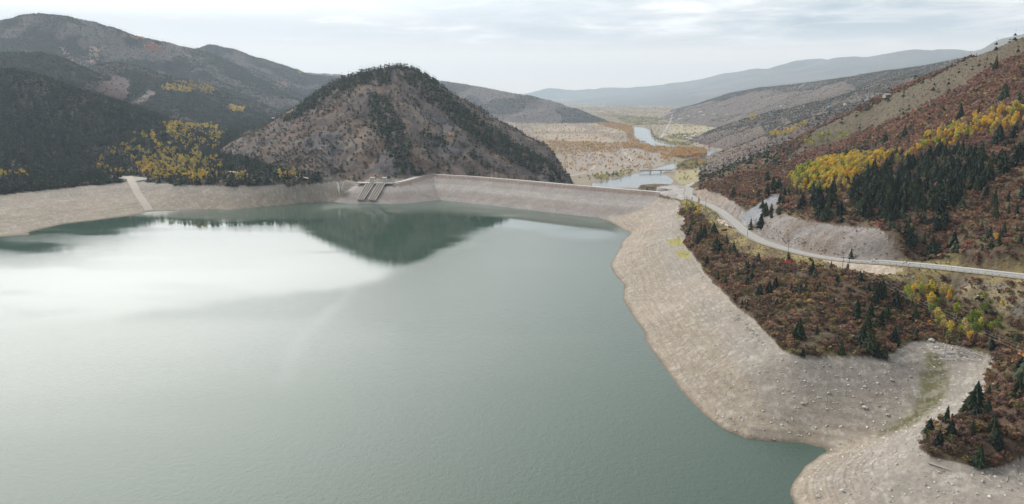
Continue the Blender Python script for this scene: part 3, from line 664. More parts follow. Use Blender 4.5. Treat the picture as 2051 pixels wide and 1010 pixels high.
def stem_tris(r, rad, top, n=3, limbs=0, spread=.12):
    V = []; F = []
    def tube(a, b, r0, r1):
        o = len(V); a = np.array(a, float); b = np.array(b, float)
        for p, q_ in ((a, r0), (b, r1)):
            for j in range(n): V.append(tuple(p+np.array((math.cos(6.283*j/n), math.sin(6.283*j/n), 0))*q_))
        for j in range(n): k = (j+1) % n; F.extend([(o+j, o+k, o+n+k), (o+j, o+n+k, o+n+j)])
    lean = r.uniform(-.03, .03, 2); tube((0, 0, -.03), (lean[0], lean[1], top), rad, rad*.35)
    for k in range(limbs):
        zb = top*(.4+.5*r.random()); a = r.random()*6.28; l = spread*(.6+.6*r.random()); f = zb/top
        tube((lean[0]*f, lean[1]*f, zb), (lean[0]*f+math.cos(a)*l, lean[1]*f+math.sin(a)*l, zb+l*1.1), rad*.45, rad*.15)
    return np.array(V, np.float32), np.array(F, np.int32)
def bake(name, protos, pos, hgt, wid, col, mat, label, cat, var=.22, bark=None):
    """all remaining plants of a kind as one object"""
    n = len(pos); Vs = []; Fs = []; Cs = []; b = 0; which = rng.integers(0, len(protos), n)
    for k, (pv, pf, *tr) in enumerate(protos):
        m = which == k; c = int(m.sum())
        if not c: continue
        a = rng.random(c)*6.283; ca, sa = np.cos(a)[:, None], np.sin(a)[:, None]; x = pv[None, :, 0]; y = pv[None, :, 1]
        ww = (hgt[m]*wid[m])[:, None]
        vx = (x*ca-y*sa)*ww+pos[m, 0][:, None]; vy = (x*sa+y*ca)*ww+pos[m, 1][:, None]; vz = pv[None, :, 2]*hgt[m][:, None]+pos[m, 2][:, None]
        Vs.append(np.stack([vx, vy, vz], -1).reshape(-1, 3).astype(np.float32)); Fs.append((pf[None]+(np.arange(c)*len(pv))[:, None, None]+b).reshape(-1, 3).astype(np.int32)); b += c*len(pv)
        sh = 1+var*(rng.random((c, len(pv), 1))-.5)*2; cc_ = col[m][:, None, :]*sh
        if tr: cc_[:, tr[0]:, :] = np.array(bark or (.3, .28, .24))
        Cs.append(cc_.reshape(-1, 3).astype(np.float32))
    if not Vs: return
    o = mesh_obj(name, np.concatenate(Vs), np.concatenate(Fs), mat, np.concatenate(Cs)); tag(o, label, cat, kind='stuff'); return o
def join_t(a, b): return (np.concatenate([a[0], b[0]]), np.concatenate([a[1], b[1]+len(a[0])]), len(a[0]))
r0 = np.random.default_rng(3)
CON_HI = [conifer_crown(r0, 11, 14, .5) for _ in range(6)]
CON_MID = [conifer_crown(r0, 6, 9, .5) for _ in range(5)]
CON_LO = [conifer_crown(r0, 3, 6, .5) for _ in range(5)]
CON_FAR = [conifer_crown(r0, 2, 4, .5) for _ in range(4)]
ASP_HI = [leaf_crown(r0, 210, .032, .68, .19, .32, 9) for _ in range(6)]
ASP_MID = [join_t(leaf_crown(r0, 80, .055, .68, .21, .31, 7), stem_tris(r0, .010, .72)) for _ in range(5)]
RND_HI = [leaf_crown(r0, 260, .04, .55, .42, .42, 12) for _ in range(5)]
RND_LO = [leaf_crown(r0, 34, .12, .48, .42, .42, 6) for _ in range(5)]
SHR_HI = [leaf_crown(r0, 150, .085, .42, .62, .50, 10, True) for _ in range(6)]
SHR_LO = [leaf_crown(r0, 30, .17, .42, .62, .50, 7, True) for _ in range(6)]
SHR_FAR = [leaf_crown(r0, 10, .32, .42, .6, .5, 4, True) for _ in range(5)]

# ------------------------------------------------------------------ where plants grow
dth = np.gradient(th)[:, None]; dlr = np.gradient(lr)[None, :]; AREA = R_*R_*dth*dlr
FRAME = VIS & (PX > -420) & (PX < 2300) & (PY < 1080) & (PY > -60)
sandy = bank | (LAY == 7) | (rd < 7) | (LAY == 11)
ramp_d = dist_poly(X, Y, [p[:2] for p in ramp_pts])[0]; apr_d = dist_poly(X, Y, [P(232,356,27.5)[:2], P(285,362,27)[:2]])[0]
sandy |= (ramp_d < 12) | (apr_d < 20)
for pts_ in ([P(450,347,30), P(480,351,29.5), P(510,354,29), P(560,358,28.5), P(620,366,28)],): sandy |= dist_poly(X, Y, [p[:2] for p in pts_])[0] < 5
river_m = np.zeros(X.shape, bool)
for poly in rivw: river_m |= inpoly(X, Y, poly)
def scatter(dens):
    d = np.where(FRAME & ~sandy & ~river_m, dens, 0); lam = (d*AREA).ravel(); cnt = rng.poisson(np.minimum(lam, 60)); cell = np.repeat(np.arange(len(cnt)), cnt)
    i, j = np.divmod(cell, NR); t = th[i]+(rng.random(len(i))-.5)*np.gradient(th)[i]; l = lr[j]+(rng.random(len(i))-.5)*np.gradient(lr)[j]
    r = np.exp(l); x = r*np.sin(t); y = r*np.cos(t); return np.column_stack([x, y, height(x, y)-.25]), cell
nz = fbm(X, Y, 45, 3, 301); nz2 = fbm(X, Y, 22, 3, 305); nzL = fbm(X, Y, 160, 4, 309)
def inp(polys, jit=5): return poly_soft(polys, jit)
def pick(pal, n, jit=.15):
    pal = np.array(pal); c = pal[rng.integers(0, len(pal), n)]; return c*(1+jit*(rng.random((n, 1))-.5)*2)*(1+.08*(rng.random((n, 3))-.5))
def smoothpick(pal, pos, sc_, seed, jit=.12):
    """neighbouring plants tend to share a colour"""
    pal = np.array(pal); f = fbm(pos[:, 0], pos[:, 1], sc_, 3, seed); f = (f-f.min())/(np.ptp(f)+1e-6); k = np.clip((f*1.15+rng.normal(0, .16, len(f)))*len(pal), 0, len(pal)-1).astype(int)
    return pal[k]*(1+jit*(rng.random((len(f), 1))-.5)*2)
dR = right_land
stand = [(1712,380),(1745,350),(1800,335),(1860,318),(1930,308),(1965,325),(1960,385),(1920,420),(1885,470),(1895,528),(1830,518),(1795,478),(1730,440),(1705,410)]
aspband = [(1578,366),(1600,348),(1650,332),(1720,320),(1790,314),(1850,288),(1890,266),(1950,250),(2000,232),(2051,226),(2120,215),(2120,258),(2051,262),(1990,276),(1930,290),(1880,304),(1830,322),(1780,342),(1730,356),(1700,380),(1660,392),(1610,396),(1585,385)]
aspblock = [(1580,362),(1640,338),(1720,328),(1740,345),(1700,385),(1640,398),(1590,392)]
lime = [(1600,288),(1640,276),(1690,270),(1700,280),(1650,292),(1610,302)]
ravine_asp = [(1808,578),(1870,562),(1895,590),(1915,612),(1960,622),(2020,612),(2010,650),(1960,700),(1900,700),(1870,650),(1815,615)]
gras = grass & ~inp([stand], 2)
# -- conifers
con = np.zeros(X.shape, np.float32)
def cd(mask, d): con[:] = np.where(mask, np.maximum(con, d), con)
fl = left_land & (Z > POOL) & (PX < 640)
cd(fl, .026); cd(fl & inp([[(-100,340),(120,345),(240,352),(245,372),(60,392),(-100,405)],[(420,262),(560,235),(560,340),(430,340)]],8), .034)
cd(base & (R_ >= 1500) & (X < -80) & (PX < 640), .020)
open_l = fl & inp([[(285,262),(303,278),(300,284),(283,268)],[(550,325),(600,330),(620,355),(570,345)],[(440,340),(500,350),(505,358),(440,350)],[(340,235),(375,240),(360,252)]], 4)
con[open_l] = .0015
cd(LAY == 2, .026); cd(LAY == 3, .020); con[(LAY == 3) & poly_soft([[(170,195),(230,150),(262,158),(255,190),(235,220),(205,205)],[(262,210),(300,180),(310,190),(280,208)]], 8)] = .0012
cd(LAY == 4, .015); con[(bare4 > .5)] *= .35; cd(LAY == 5, .013); con[(LAY == 5) & (nzL > .56)] *= .2
cd(LAY == 6, .010); con[(LAY == 6) & (fbm(X, Y, 260, 4, 175) > .54) & (PY > 0)] *= .25
conH = [[(560,250),(600,215),(640,185),(680,158),(720,143),(760,130),(800,122),(840,142),(900,188),(960,240),(1020,282),(1070,312),(1110,335),(1135,362),(1100,362),(1062,345),(1020,322),(975,300),(940,272),(905,240),(870,210),(842,182),(812,160),(780,168),(750,160),(710,175),(670,186),(630,215),(590,238)],
        [(735,185),(770,195),(795,230),(815,262),(820,300),(838,338),(855,350),(800,350),(780,318),(760,280),(742,235)],[(845,262),(880,275),(898,290),(878,296),(850,280)],[(925,285),(970,320),(985,340),(950,320)]]
cd((LAY == 1), .0016); cd((LAY == 1) & (nz2 > .54), .009); cd((LAY == 1) & inp(conH, 12), .036); cd((LAY == 1) & inp([conH[0]], 3) & (PY < 170) & (nz2 > .40), .035)
con[(LAY == 1) & inp([[(785,140),(812,150),(808,190),(790,205),(780,165)]], 4)] = .002
rid = (LAY >= 8) & (LAY <= 10)
cd(rid, .0007); 
crest = VIS & (np.concatenate([~VIS[:, 12:], np.zeros((NT_, 12), bool)], 1)) & rid
cd(crest & (nz2 > .34), .035); cd(rid & (nzL > .57), .005)
cd(rid & inp([[(1525,250),(1560,240),(1575,252),(1550,280),(1530,272)],[(1570,232),(1640,205),(1680,212),(1640,225),(1590,250)],[(1640,218),(1760,195),(1800,200),(1760,212),(1660,226)],[(1680,160),(1850,130),(1900,125),(1880,150),(1760,165),(1720,180)]], 5), .03)
cd(dR, .0011); cd(dR & inp([[(1395,345),(1470,320),(1560,285),(1600,300),(1560,330),(1490,330),(1420,372),(1395,372)]],6) & (nz2 > .42), .008)
cd(dR & inp([[(1620,400),(1680,395),(1690,430),(1630,445)],[(1625,330),(1700,300),(1770,285),(1780,300),(1700,335),(1640,345)],[(1535,330),(1570,320),(1575,345),(1540,350)],[(1540,385),(1570,380),(1570,430),(1535,430)]], 5), .009)
cd(dR & inp([stand], 6), .030); con[dR & inp([stand], 6) & (nz2 < .33)] = .006
cd(dR & inp([[(1960,290),(2120,240),(2120,420),(1970,420)],[(1890,430),(2120,400),(2120,545),(1890,525)]], 6), .004); cd(dR & inp([[(1880,400),(1960,380),(2120,330),(2120,545),(1890,525)]], 8) & (nz > .47), .012); cd(dR & inp([[(1850,505),(2120,520),(2120,552),(1960,545),(1850,528)]], 3) & (rd > 9), .012)
cd(dR & inp([[(1375,460),(1480,440),(1600,530),(1720,560),(1760,600),(1700,700),(1560,690),(1440,570)]], 4), .0016)
cd(dR & inp([[(1725,575),(1790,585),(1800,640),(1860,660),(1850,700),(1790,718),(1740,715),(1735,640)]], 4), .014)
cd(dR & inp([[(1930,650),(2120,650),(2120,940),(1990,940),(1850,910),(1835,875),(1960,800),(1985,740)]], 3), .0055); 
con[gras & ~inp([[(1800,190),(1900,170),(1900,240),(1820,240)]], 3)] = .0006
con[(rd < 14)] = 0; con[dR & (R_ > 900) & (PX < 1405) & (Z < 36)] = 0; con[scree & dR] = .0004; con[dR & (verge)] *= .2
# -- aspens
asp = np.zeros(X.shape, np.float32)
def ad(mask, d): asp[:] = np.where(mask, np.maximum(asp, d), asp)
ad(dR & inp([aspband], 11) & (nz2 > .40), .034); ad(dR & inp([aspblock], 8) & (nz2 > .32), .040); ad(dR & inp([lime], 3), .02); ad(dR & inp([ravine_asp], 4) & (nz2 > .36), .035)
ad(dR & inp([[(1350,428),(1400,418),(1400,440),(1365,446)],[(1965,712),(1990,700),(2000,770),(1975,800)]], 3), .012); ad(dR & inp([[(1880,600),(2120,560),(2120,700),(1990,690)],[(1960,440),(2120,420),(2120,545),(1960,545)]], 3) & (nz2 > .56), .006)
con[asp > .015] *= .12; con[dR & inp([aspblock], 4)] = 0
spots = [[(-60,346),(55,350),(60,360),(-60,364)],[(196,318),(225,300),(240,310),(215,330)],[(188,325),(212,318),(215,345),(195,342)],[(238,300),(262,280),(268,308),(245,315)],[(300,255),(318,280),(330,290),(310,300)],[(330,248),(388,250),(390,262),(360,278),(335,275)],[(270,335),(300,315),(360,318),(400,330),(390,345),(330,360),(285,352)],
         [(310,290),(370,285),(385,300),(340,312),(315,308)],[(420,275),(445,272),(442,285),(425,287)],[(370,310),(405,300),(405,325),(380,330)],[(380,345),(410,345),(420,365),(390,368)],[(480,350),(505,352),(500,362),(480,360)],[(555,352),(580,352),(620,365),(560,368)],[(300,348),(340,352),(340,372),(310,368)]]
lsp = (fl | (LAY == 2) | (base & (R_ > 1400) & (X < -100))) & inp(spots, 5); ad(lsp & (nz2 > .38), .017); con[lsp] *= .5
wide = (fl | (LAY == 2) | (base & (R_ > 1400) & (X < -100))) & inp([[(195,335),(235,290),(310,250),(380,238),(460,262),(430,300),(450,340),(480,352),(480,366),(400,372),(250,350),(200,350)]], 10); con[wide] *= .75; ad(wide & (nz > .50) & (nz2 > .45), .010)
lm2 = (LAY == 3) & inp([[(310,180),(360,162),(430,178),(425,190),(370,185)]], 5); ad(lm2 & (nz2 > .42), .012); ad((LAY >= 2) & (LAY <= 5) & inp([[(458,212),(490,215),(488,226),(465,224)],[(590,136),(612,144),(600,148)]], 4), .012)
ad((LAY == 4) & inp([[(286,92),(310,88),(325,96),(322,104),(292,102)],[(262,73),(292,76),(285,80),(265,78)]], 3), .014); con[(LAY >= 3) & (asp > .01)] *= .2
rl_ = rid & inp([[(1540,268),(1570,262),(1615,245),(1620,250),(1575,272),(1540,275)],[(1500,232),(1520,230),(1518,240),(1500,240)]], 3); ad(rl_, .010)
asp[(rd < 12)] = 0
# -- shrubs
shr = np.zeros(X.shape, np.float32)
def sh_(mask, d): shr[:] = np.where(mask, np.maximum(shr, d), shr)
sh_(dR, .095); shr[gras] = .035; shr[dR & inp([[(1400,375),(1560,330),(1560,300),(1400,345)]], 6)] = .010; shr[scree] = .006
knoll = dR & (PY > 440) & (rd > 8) & (Z < 50) & (Y < 900); shr[knoll & (nz2 > .33)] = .15; shr[knoll & (nz2 <= .33)] = .03; shr[verge] = .003; shr[fill] = .008; shr[fill & (nz > .58)] = .05
shr[dR & (R_ > 900) & (PX < 1400) & (Z < 34)] = 0; shr[dR & inp([[(1335,372),(1395,368),(1382,392),(1345,400),(1290,380)]], 2)] = 0
shr[dR & inp([[(1640,514),(1680,520),(1760,530),(1815,540),(1790,549),(1720,548),(1680,536),(1650,522)]], 1)] = 0
sh_(LAY == 1, .006); sh_((LAY == 1) & (nz2 > .5), .014); sh_((LAY == 1) & inp([[(560,310),(640,300),(680,350),(600,362)]], 6), .04); sh_(rid, .003); sh_(rid & (nzL > .5), .006)
sh_(fl, .006); shr[rd < 9] = 0
for nm_ in (con, asp, shr): nm_[(R_ > 9500)] = 0

def sizepx(pos, h): return h*FPX/np.hypot(np.hypot(pos[:, 0], pos[:, 1]), pos[:, 2]-H)
def inframe(pos, m=6):
    a, b = project(pos[:, 0], pos[:, 1], pos[:, 2]+3); return (a > m) & (a < 2051-m) & (b > m) & (b < 1010-m)
def seen(cell, pos, h):
    i, j = np.divmod(cell, NR); return ((pos[:, 2]+h*.6-H)/np.hypot(pos[:, 0], pos[:, 1]) >= prev[i, j]) & inframe(pos)

def zone(px, py, x, y, z_, lay):
    """plain words for where a plant stands, from the things around it"""
    if lay == 1: return 'on the cone-shaped hill behind the dam', 'cone hill'
    if lay in (8, 9, 10): return 'on the brown hills down the valley', 'valley hills'
    if 2 <= lay <= 6: return 'on the mountains across the lake', 'mountains'
    if x < -100: return 'behind the far lake shore left of the dam', 'far shore'
    if y > 1500: return 'on the valley floor below the dam', 'valley'
    if py > 790: return 'on the low spur at the mouth of the dry cove', 'spur by the cove'
    if px > 1925 and py > 640: return 'along the right side of the dry cove', 'right side of the cove'
    if py > 560 and px > 1790: return 'in the gully below the roadside embankment', 'gully above the cove'
    if px > 1715 and py > 560: return 'at the creek end of the shrubby point', 'creek end of the point'
    if py > 600: return 'near the bank edge of the shrubby point', 'bank edge of the shrubby point'
    if px < 1480 and py > 395: return 'between the winding road and the lake bed near the dam', 'below the road near the dam'
    road_y = float(np.interp(px, [a[0] for a in roadp[4:]], [a[1] for a in roadp[4:]]))
    if py > road_y: return ('below the winding road beside the power poles' if px < 1640 else 'below the gravel turnout'), 'shrubby slope below the road'
    if py > road_y-45 and px > 1830: return 'just above the white road barrier', 'above the barrier'
    if inpoly(np.array([px]), np.array([py]), stand)[0]: return 'in the dense dark stand above the road cut', 'dense stand'
    if py < 250 and px > 1730: return 'on the grassy upper slope near the skyline', 'upper slope'
    if inpoly(np.array([px]), np.array([py]), aspband)[0]: return 'along the yellow band across the right hillside', 'yellow band'
    if px < 1600: return 'on the dry nose of the hillside above the road bend', 'nose above the road bend'
    if py < 340: return 'among reddish shrubs above the yellow band', 'red slope above the yellow band'
    if px > 1890: return 'among brown shrubs on the far right hillside', 'far right hillside'
    return 'on the slope between the yellow band and the road cut', 'slope above the road cut'
def proto_mesh(name, vf, mat, col, var=.25):
    V_, F_ = vf[0], vf[1]; o = mesh_obj(name, V_, F_, mat, np.array(col)[None]*(1+var*(rng.random((len(V_), 1))-.5)*2)); me = o.data; D.objects.remove(o); return me
def individuals(kind, cat, noun, pos, cell, h, wid, cols, crowns, stems, cmat, smat, nmax, crown_name, palnames, minpx=5):
    ok = seen(cell, pos, h); sz = np.where(ok, sizepx(pos, h), 0); order = np.argsort(-sz)[:nmax]; order = order[sz[order] > minpx]
    cache = {}
    for i in order:
        x, y, z_ = pos[i]; px, py = project(x, y, z_+h[i]*.4); lay = LAY.ravel()[cell[i]]; ph, grp = zone(float(px), float(py), x, y, z_, lay)
        ci = int(np.argmin([np.abs(np.array(c)-cols[i]).sum() for c in palnames.keys()])); cn = list(palnames.values())[ci]; cc0 = list(palnames.keys())[ci]
        k = int(rng.integers(0, len(crowns)))
        if (k, ci) not in cache:
            cache[(k, ci)] = (proto_mesh(crown_name, crowns[k], cmat, cc0), None if stems is None else proto_mesh('trunk', stems[k % len(stems)], smat, (.1, .08, .06)))
        cm_, tm_ = cache[(k, ci)]
        q1, q2 = (.8, 1.15); size = 'tall' if h[i] > np.median(h[order])*1.12 else 'short' if h[i] < np.median(h[order])*.88 else 'middling'
        lab = f'{size} {cn} {noun} {ph}'
        sx = h[i]*wid[i]
        if stems is None:
            o = D.objects.new(kind, cm_); C.objects.link(o); o.location = (x, y, z_); o.rotation_euler = (0, 0, rng.random()*6.28); o.scale = (sx, sx, h[i]); tag(o, lab, cat, lab)
        else:
            e = empty(kind, (x, y, z_), rng.random()*6.28); e.scale = (sx, sx, h[i]); tag(e, lab, cat, lab)
            for nm, me in ((crown_name, cm_), ('trunk', tm_)): o = D.objects.new(nm, me); C.objects.link(o); o.parent = e
    keep = np.ones(len(pos), bool); keep[order] = False; return keep

# conifers
cp_, cc_ = scatter(con); lay_ = LAY.ravel()[cc_]; rr = np.hypot(cp_[:, 0], cp_[:, 1])
hh_ = rng.uniform(10, 18, len(cp_)); hh_ = np.where((lay_ >= 4) & (lay_ <= 6), hh_*1.15, hh_); hh_ = np.where((lay_ == 0) & (cp_[:, 0] > 60) & (rr < 620), rng.uniform(6, 13, len(cp_)), hh_)
hh_ = np.where((lay_ == 1), rng.uniform(5, 13, len(cp_)), hh_); inH = sum(inpoly(PX.ravel()[cc_], PY.ravel()[cc_], h_) for h_ in conH) > 0; hh_ = np.where((lay_ == 1) & inH, rng.uniform(10, 17, len(cp_)), hh_)
hh_ = np.where(rid.ravel()[cc_], rng.uniform(6, 13, len(cp_)), hh_)*np.where(cp_[:, 0] > -1e9, rng.uniform(.5, 1.25, len(cp_))**.8, 1)
ww_ = rng.uniform(.75, 1.5, len(cp_)); 
known = [(2032,80,18),(1935,131,9),(1973,135,10),(1991,137,13),(1947,141,12),(1920,147,13),(1912,133,12),(1906,135,11),(1931,123,12),(1926,124,10),(1897,142,9),(1878,149,11),(1883,148,8),(1866,156,10),(1848,167,14),(1844,168,9),(1833,171,7),(1829,196,8),(1900,187,11),(1914,183,8),(1933,175,8),(1802,224,10),(1828,222,7),(1715,234,13),(1686,248,15),(1722,258,14),(1773,245,8),(1977,121,9),
 (1434,506,35),(1395,489,26),(1506,558,22),(1495,572,24),(1521,595,30),(1540,587,27),(1553,579,27),(1476,521,20),(1461,510,18),(1469,508,26),(1447,525,18),(1437,562,24),(1383,430,15),(1393,427,17),(1584,585,22),(1602,585,20),(1614,585,22),(1641,579,18),(1626,555,34),(1632,560,26),(1486,615,18),(1492,612,14),(1555,615,20),(1607,713,20),(1631,710,20),(1685,710,28),(1678,690,20),(1545,437,15),(1560,430,18),(1545,424,18),(1638,437,30),(1655,440,38),(1648,442,24),(1683,446,20),
 (1942,826,36),(1954,842,34),(1962,838,26),(1903,878,36),(1977,828,30),(1960,935,42),(1995,892,34),(1988,880,26),(1771,718,30),(1755,716,22),(1745,700,36),(1790,690,36),(1735,668,34),(1766,600,40),(1752,612,34),(1742,640,36),(1775,640,30),(1985,700,26),(2035,690,24),(1870,598,32),(1700,560,14),(1722,562,12),(1405,345,22),(1412,352,26),(1422,350,20),(1437,345,16),(1460,342,18),(1470,337,16),(1490,327,20),(1500,325,24),(1386,400,8)]
ex = []; exh = []
for a_, b_, c_ in known:
    for st_ in range(12):
        p_ = hit(a_, b_+st_)
        if p_[1] < 1450: break
    ex.append((p_[0], p_[1], p_[2]-.25)); exh.append(c_*math.dist(p_, (0, 0, H))/FPX)
ex = np.array(ex); exh = np.array(exh); fi_ = np.clip(np.rint(np.interp(np.arctan2(ex[:, 0], ex[:, 1]), th, np.arange(NT_))).astype(int), 0, NT_-1); fj_ = np.clip(np.rint(np.interp(np.log(np.hypot(ex[:, 0], ex[:, 1])), lr, np.arange(NR))).astype(int), 0, NR-1)
cp_ = np.concatenate([cp_, ex]); cc_ = np.concatenate([cc_, fi_*NR+fj_]); hh_ = np.concatenate([hh_, exh]); ww_ = np.concatenate([ww_, rng.uniform(1.0, 1.4, len(ex))])
cpal = {(.019, .032, .019): 'dark green', (.026, .041, .020): 'mid green', (.014, .023, .017): 'black-green', (.038, .050, .024): 'olive green'}
ccol = pick(list(cpal.keys()), len(cp_), .25)
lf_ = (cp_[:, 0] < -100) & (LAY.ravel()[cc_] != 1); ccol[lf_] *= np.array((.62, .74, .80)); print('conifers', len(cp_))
STEMC = [stem_tris(r0, .018, .8, 6) for _ in range(3)]
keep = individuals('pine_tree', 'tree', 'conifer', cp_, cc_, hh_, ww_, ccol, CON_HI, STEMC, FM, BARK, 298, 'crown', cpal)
# the lone tree on the skyline
rest = np.where(keep)[0]; 
for a_, b_, pr, nm, lab in ((0, 750, CON_MID, 'conifer_forest', None), (750, 2300, CON_LO, 'conifer_forest', None), (2300, 1e9, CON_FAR, 'conifer_forest', None)): pass
rr = np.hypot(cp_[rest, 0], cp_[rest, 1]); sel = rest; pn = np.where(rr < 900, 0, np.where(rr < 2300, 1, 2))
protos = [(CON_MID, 0), (CON_LO, 1), (CON_FAR, 2)]
def bake_multi(name, groups, mat, label, cat, bark=None, var=.22):
    """several levels of detail baked into ONE object"""
    Vs = []; Fs = []; Cs = []; b = 0
    for pr, pos, h, w_, c in groups:
        if not len(pos): continue
        o = bake('tmp', pr, pos, h, w_, c, mat, None, None, var, bark); me = o.data; n = len(me.vertices); v = np.empty(n*3, np.float32); me.vertices.foreach_get('co', v)
        f = np.empty(len(me.polygons)*3, np.int32); me.loops.foreach_get('vertex_index', f); cl_ = np.empty(n*4, np.float32); me.color_attributes['col'].data.foreach_get('color', cl_)
        Vs.append(v.reshape(-1, 3)); Fs.append(f.reshape(-1, 3)+b); Cs.append(cl_.reshape(-1, 4)[:, :3]); b += n; D.objects.remove(o); D.meshes.remove(me)
    o = mesh_obj(name, np.concatenate(Vs), np.concatenate(Fs), mat, np.concatenate(Cs)); tag(o, label, cat, kind='stuff'); return o
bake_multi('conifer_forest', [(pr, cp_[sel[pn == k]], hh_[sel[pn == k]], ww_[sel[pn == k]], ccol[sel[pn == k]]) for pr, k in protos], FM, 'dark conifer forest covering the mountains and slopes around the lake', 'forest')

# aspens
apos, acell = scatter(asp); al = LAY.ravel()[acell]; ar = np.hypot(apos[:, 0], apos[:, 1]); ah = rng.uniform(9, 15, len(apos)); ah = np.where((ar < 620), rng.uniform(8, 15, len(apos)), ah*rng.uniform(.7, 1.2, len(apos)))
apx, apy = PX.ravel()[acell], PY.ravel()[acell]; blk = inpoly(apx, apy, aspblock); ah = np.where(blk, rng.uniform(13, 19, len(apos)), ah)
apal = {(.72, .47, .05): 'golden yellow', (.58, .46, .09): 'pale yellow', (.36, .40, .05): 'yellow-green', (.66, .38, .05): 'orange-yellow', (.17, .23, .04): 'green', (.50, .38, .14): 'faded straw-yellow'}
ak = list(apal.keys()); acol = smoothpick([ak[0], ak[1], ak[5], ak[1], ak[5], ak[0], ak[1], ak[2], ak[0]], apos, 45, 401, .2)
gm = (ar < 700) & (rng.random(len(apos)) < .45); acol[gm] = pick([ak[2], ak[4]], int(gm.sum())); lm_ = inpoly(apx, apy, lime); acol[lm_] = pick([ak[2], (.5, .5, .05)], int(lm_.sum()))
g2 = blk & (apx < 1640) & (rng.random(len(apos)) < .5); acol[g2] = pick([ak[2], ak[4]], int(g2.sum())); or_ = (al == 4); acol[or_] = pick([(.65, .26, .08), (.5, .22, .09)], int(or_.sum()))
aw = rng.uniform(.8, 1.25, len(apos)); print('aspens', len(apos))
STEMA = [stem_tris(r0, .011, .85, 5, 5, .10) for _ in range(4)]
keep = individuals('aspen_tree', 'tree', 'aspen', apos, acell, ah, aw, acol, ASP_HI, STEMA, LM, WBARK, 298, 'crown', apal)
kk = np.where(keep)[0]; bake_multi('aspen_grove', [([p for p in ASP_MID], apos[kk][ar[kk] < 1600], ah[kk][ar[kk] < 1600], aw[kk][ar[kk] < 1600], acol[kk][ar[kk] < 1600]), (RND_LO, apos[kk][ar[kk] >= 1600], ah[kk][ar[kk] >= 1600]*.9, aw[kk][ar[kk] >= 1600], acol[kk][ar[kk] >= 1600])], LM, 'yellow aspens massed on the right hillside and far shore', 'trees')

# shrubs
spos, scell = scatter(shr); sl = LAY.ravel()[scell]; sr = np.hypot(spos[:, 0], spos[:, 1]); shh = rng.uniform(2.0, 4.8, len(spos)); shh = np.where(sr > 700, shh*1.25, shh); shh = np.where(gras.ravel()[scell] | scree.ravel()[scell], rng.uniform(.8, 1.8, len(spos)), shh)
spal = {(.215, .105, .07): 'rust red', (.19, .115, .09): 'mauve brown', (.30, .19, .11): 'tan', (.10, .065, .058): 'dark purple-brown', (.29, .15, .105): 'salmon red', (.19, .16, .06): 'olive', (.14, .095, .06): 'dark brown'}
sk = list(spal.keys()); scol = smoothpick([sk[3], sk[6], sk[1], sk[2], sk[0], sk[4], sk[1], sk[6], sk[5]], spos, 45, 501)
up_ = (sl == 0) & (PY.ravel()[scell] < 330) & (spos[:, 0] > 0); scol[up_] = smoothpick([sk[1], (.27,.165,.12), (.26,.13,.095), sk[2], sk[4], (.24,.15,.125)], spos[up_], 50, 505)
hl = (sl == 1) & (rng.random(len(spos)) < .8); scol[hl] = pick([(.12,.10,.08), (.15,.12,.095), (.10,.085,.07)], int(hl.sum())); kn = knoll.ravel()[scell]; scol[kn] = smoothpick([sk[3], sk[6], sk[1], sk[5], (.22,.11,.07), sk[1], sk[2], sk[5], sk[4], sk[6]], spos[kn], 20, 506)
sg = gras.ravel()[scell]; scol[sg] = pick([sk[5], (.12, .10, .06), sk[2]], int(sg.sum())); sw = rng.uniform(.8, 1.3, len(spos)); scol *= np.where(spos[:, :1] > 0, rng.uniform(.55, 1.35, (len(spos), 1)), 1); print('shrubs', len(spos))
oneoff = (rng.random(len(spos)) < .005) & (spos[:, 0] > 0); scol[oneoff] = pick([(.5, .06, .05), (.5, .2, .06), (.6, .36, .05)], int(oneoff.sum()))
keep = individuals('shrub', 'shrub', 'shrub', spos, scell, shh, sw, scol, SHR_HI, None, LM, None, 298, 'foliage', spal, 3)
kk = np.where(keep)[0]; s_n = kk[sr[kk] < 800]; s_m = kk[(sr[kk] >= 800) & (sr[kk] < 1100)]; s_f = kk[sr[kk] >= 1100]
bake_multi('shrub_cover', [(pr, spos[k_], shh[k_], sw[k_], scol[k_]) for pr, k_ in ((SHR_LO, s_n), (SHR_LO, s_m), (SHR_FAR, s_f))], LM, 'rust and brown autumn shrubs covering the hillsides', 'shrubs', var=.3)
# knee-high grass and sage tufts on the dry slopes
gr_d = np.where(dR & (Z > POOL+.5), .05, 0); gr_d = np.where(verge | (fill & (nz2 > .45)), .28, gr_d); gr_d = np.where(gras, .05, gr_d); gr_d[scree] = .03; gr_d[rd < 8] = 0; gr_d[dR & inp([[(1335,372),(1395,368),(1382,392),(1345,400),(1290,380)],[(1640,514),(1680,520),(1760,530),(1815,540),(1790,549),(1720,548),(1680,536),(1650,522)]], 1)] = 0
gp, gc = scatter(gr_d); tg_ = gras.ravel()[gc]; gcol = pick([(.24, .20, .09), (.20, .17, .08), (.26, .22, .13), (.16, .14, .07), (.18, .17, .12)], len(gp)); gcol[tg_] *= .62; print('tufts', len(gp))
bake('dry_grass', SHR_FAR, gp, rng.uniform(.5, 1.2, len(gp)), rng.uniform(.9, 1.6, len(gp)), gcol, LM, 'dry yellow grass and sage tufts on the right hillside', 'grass', .3)

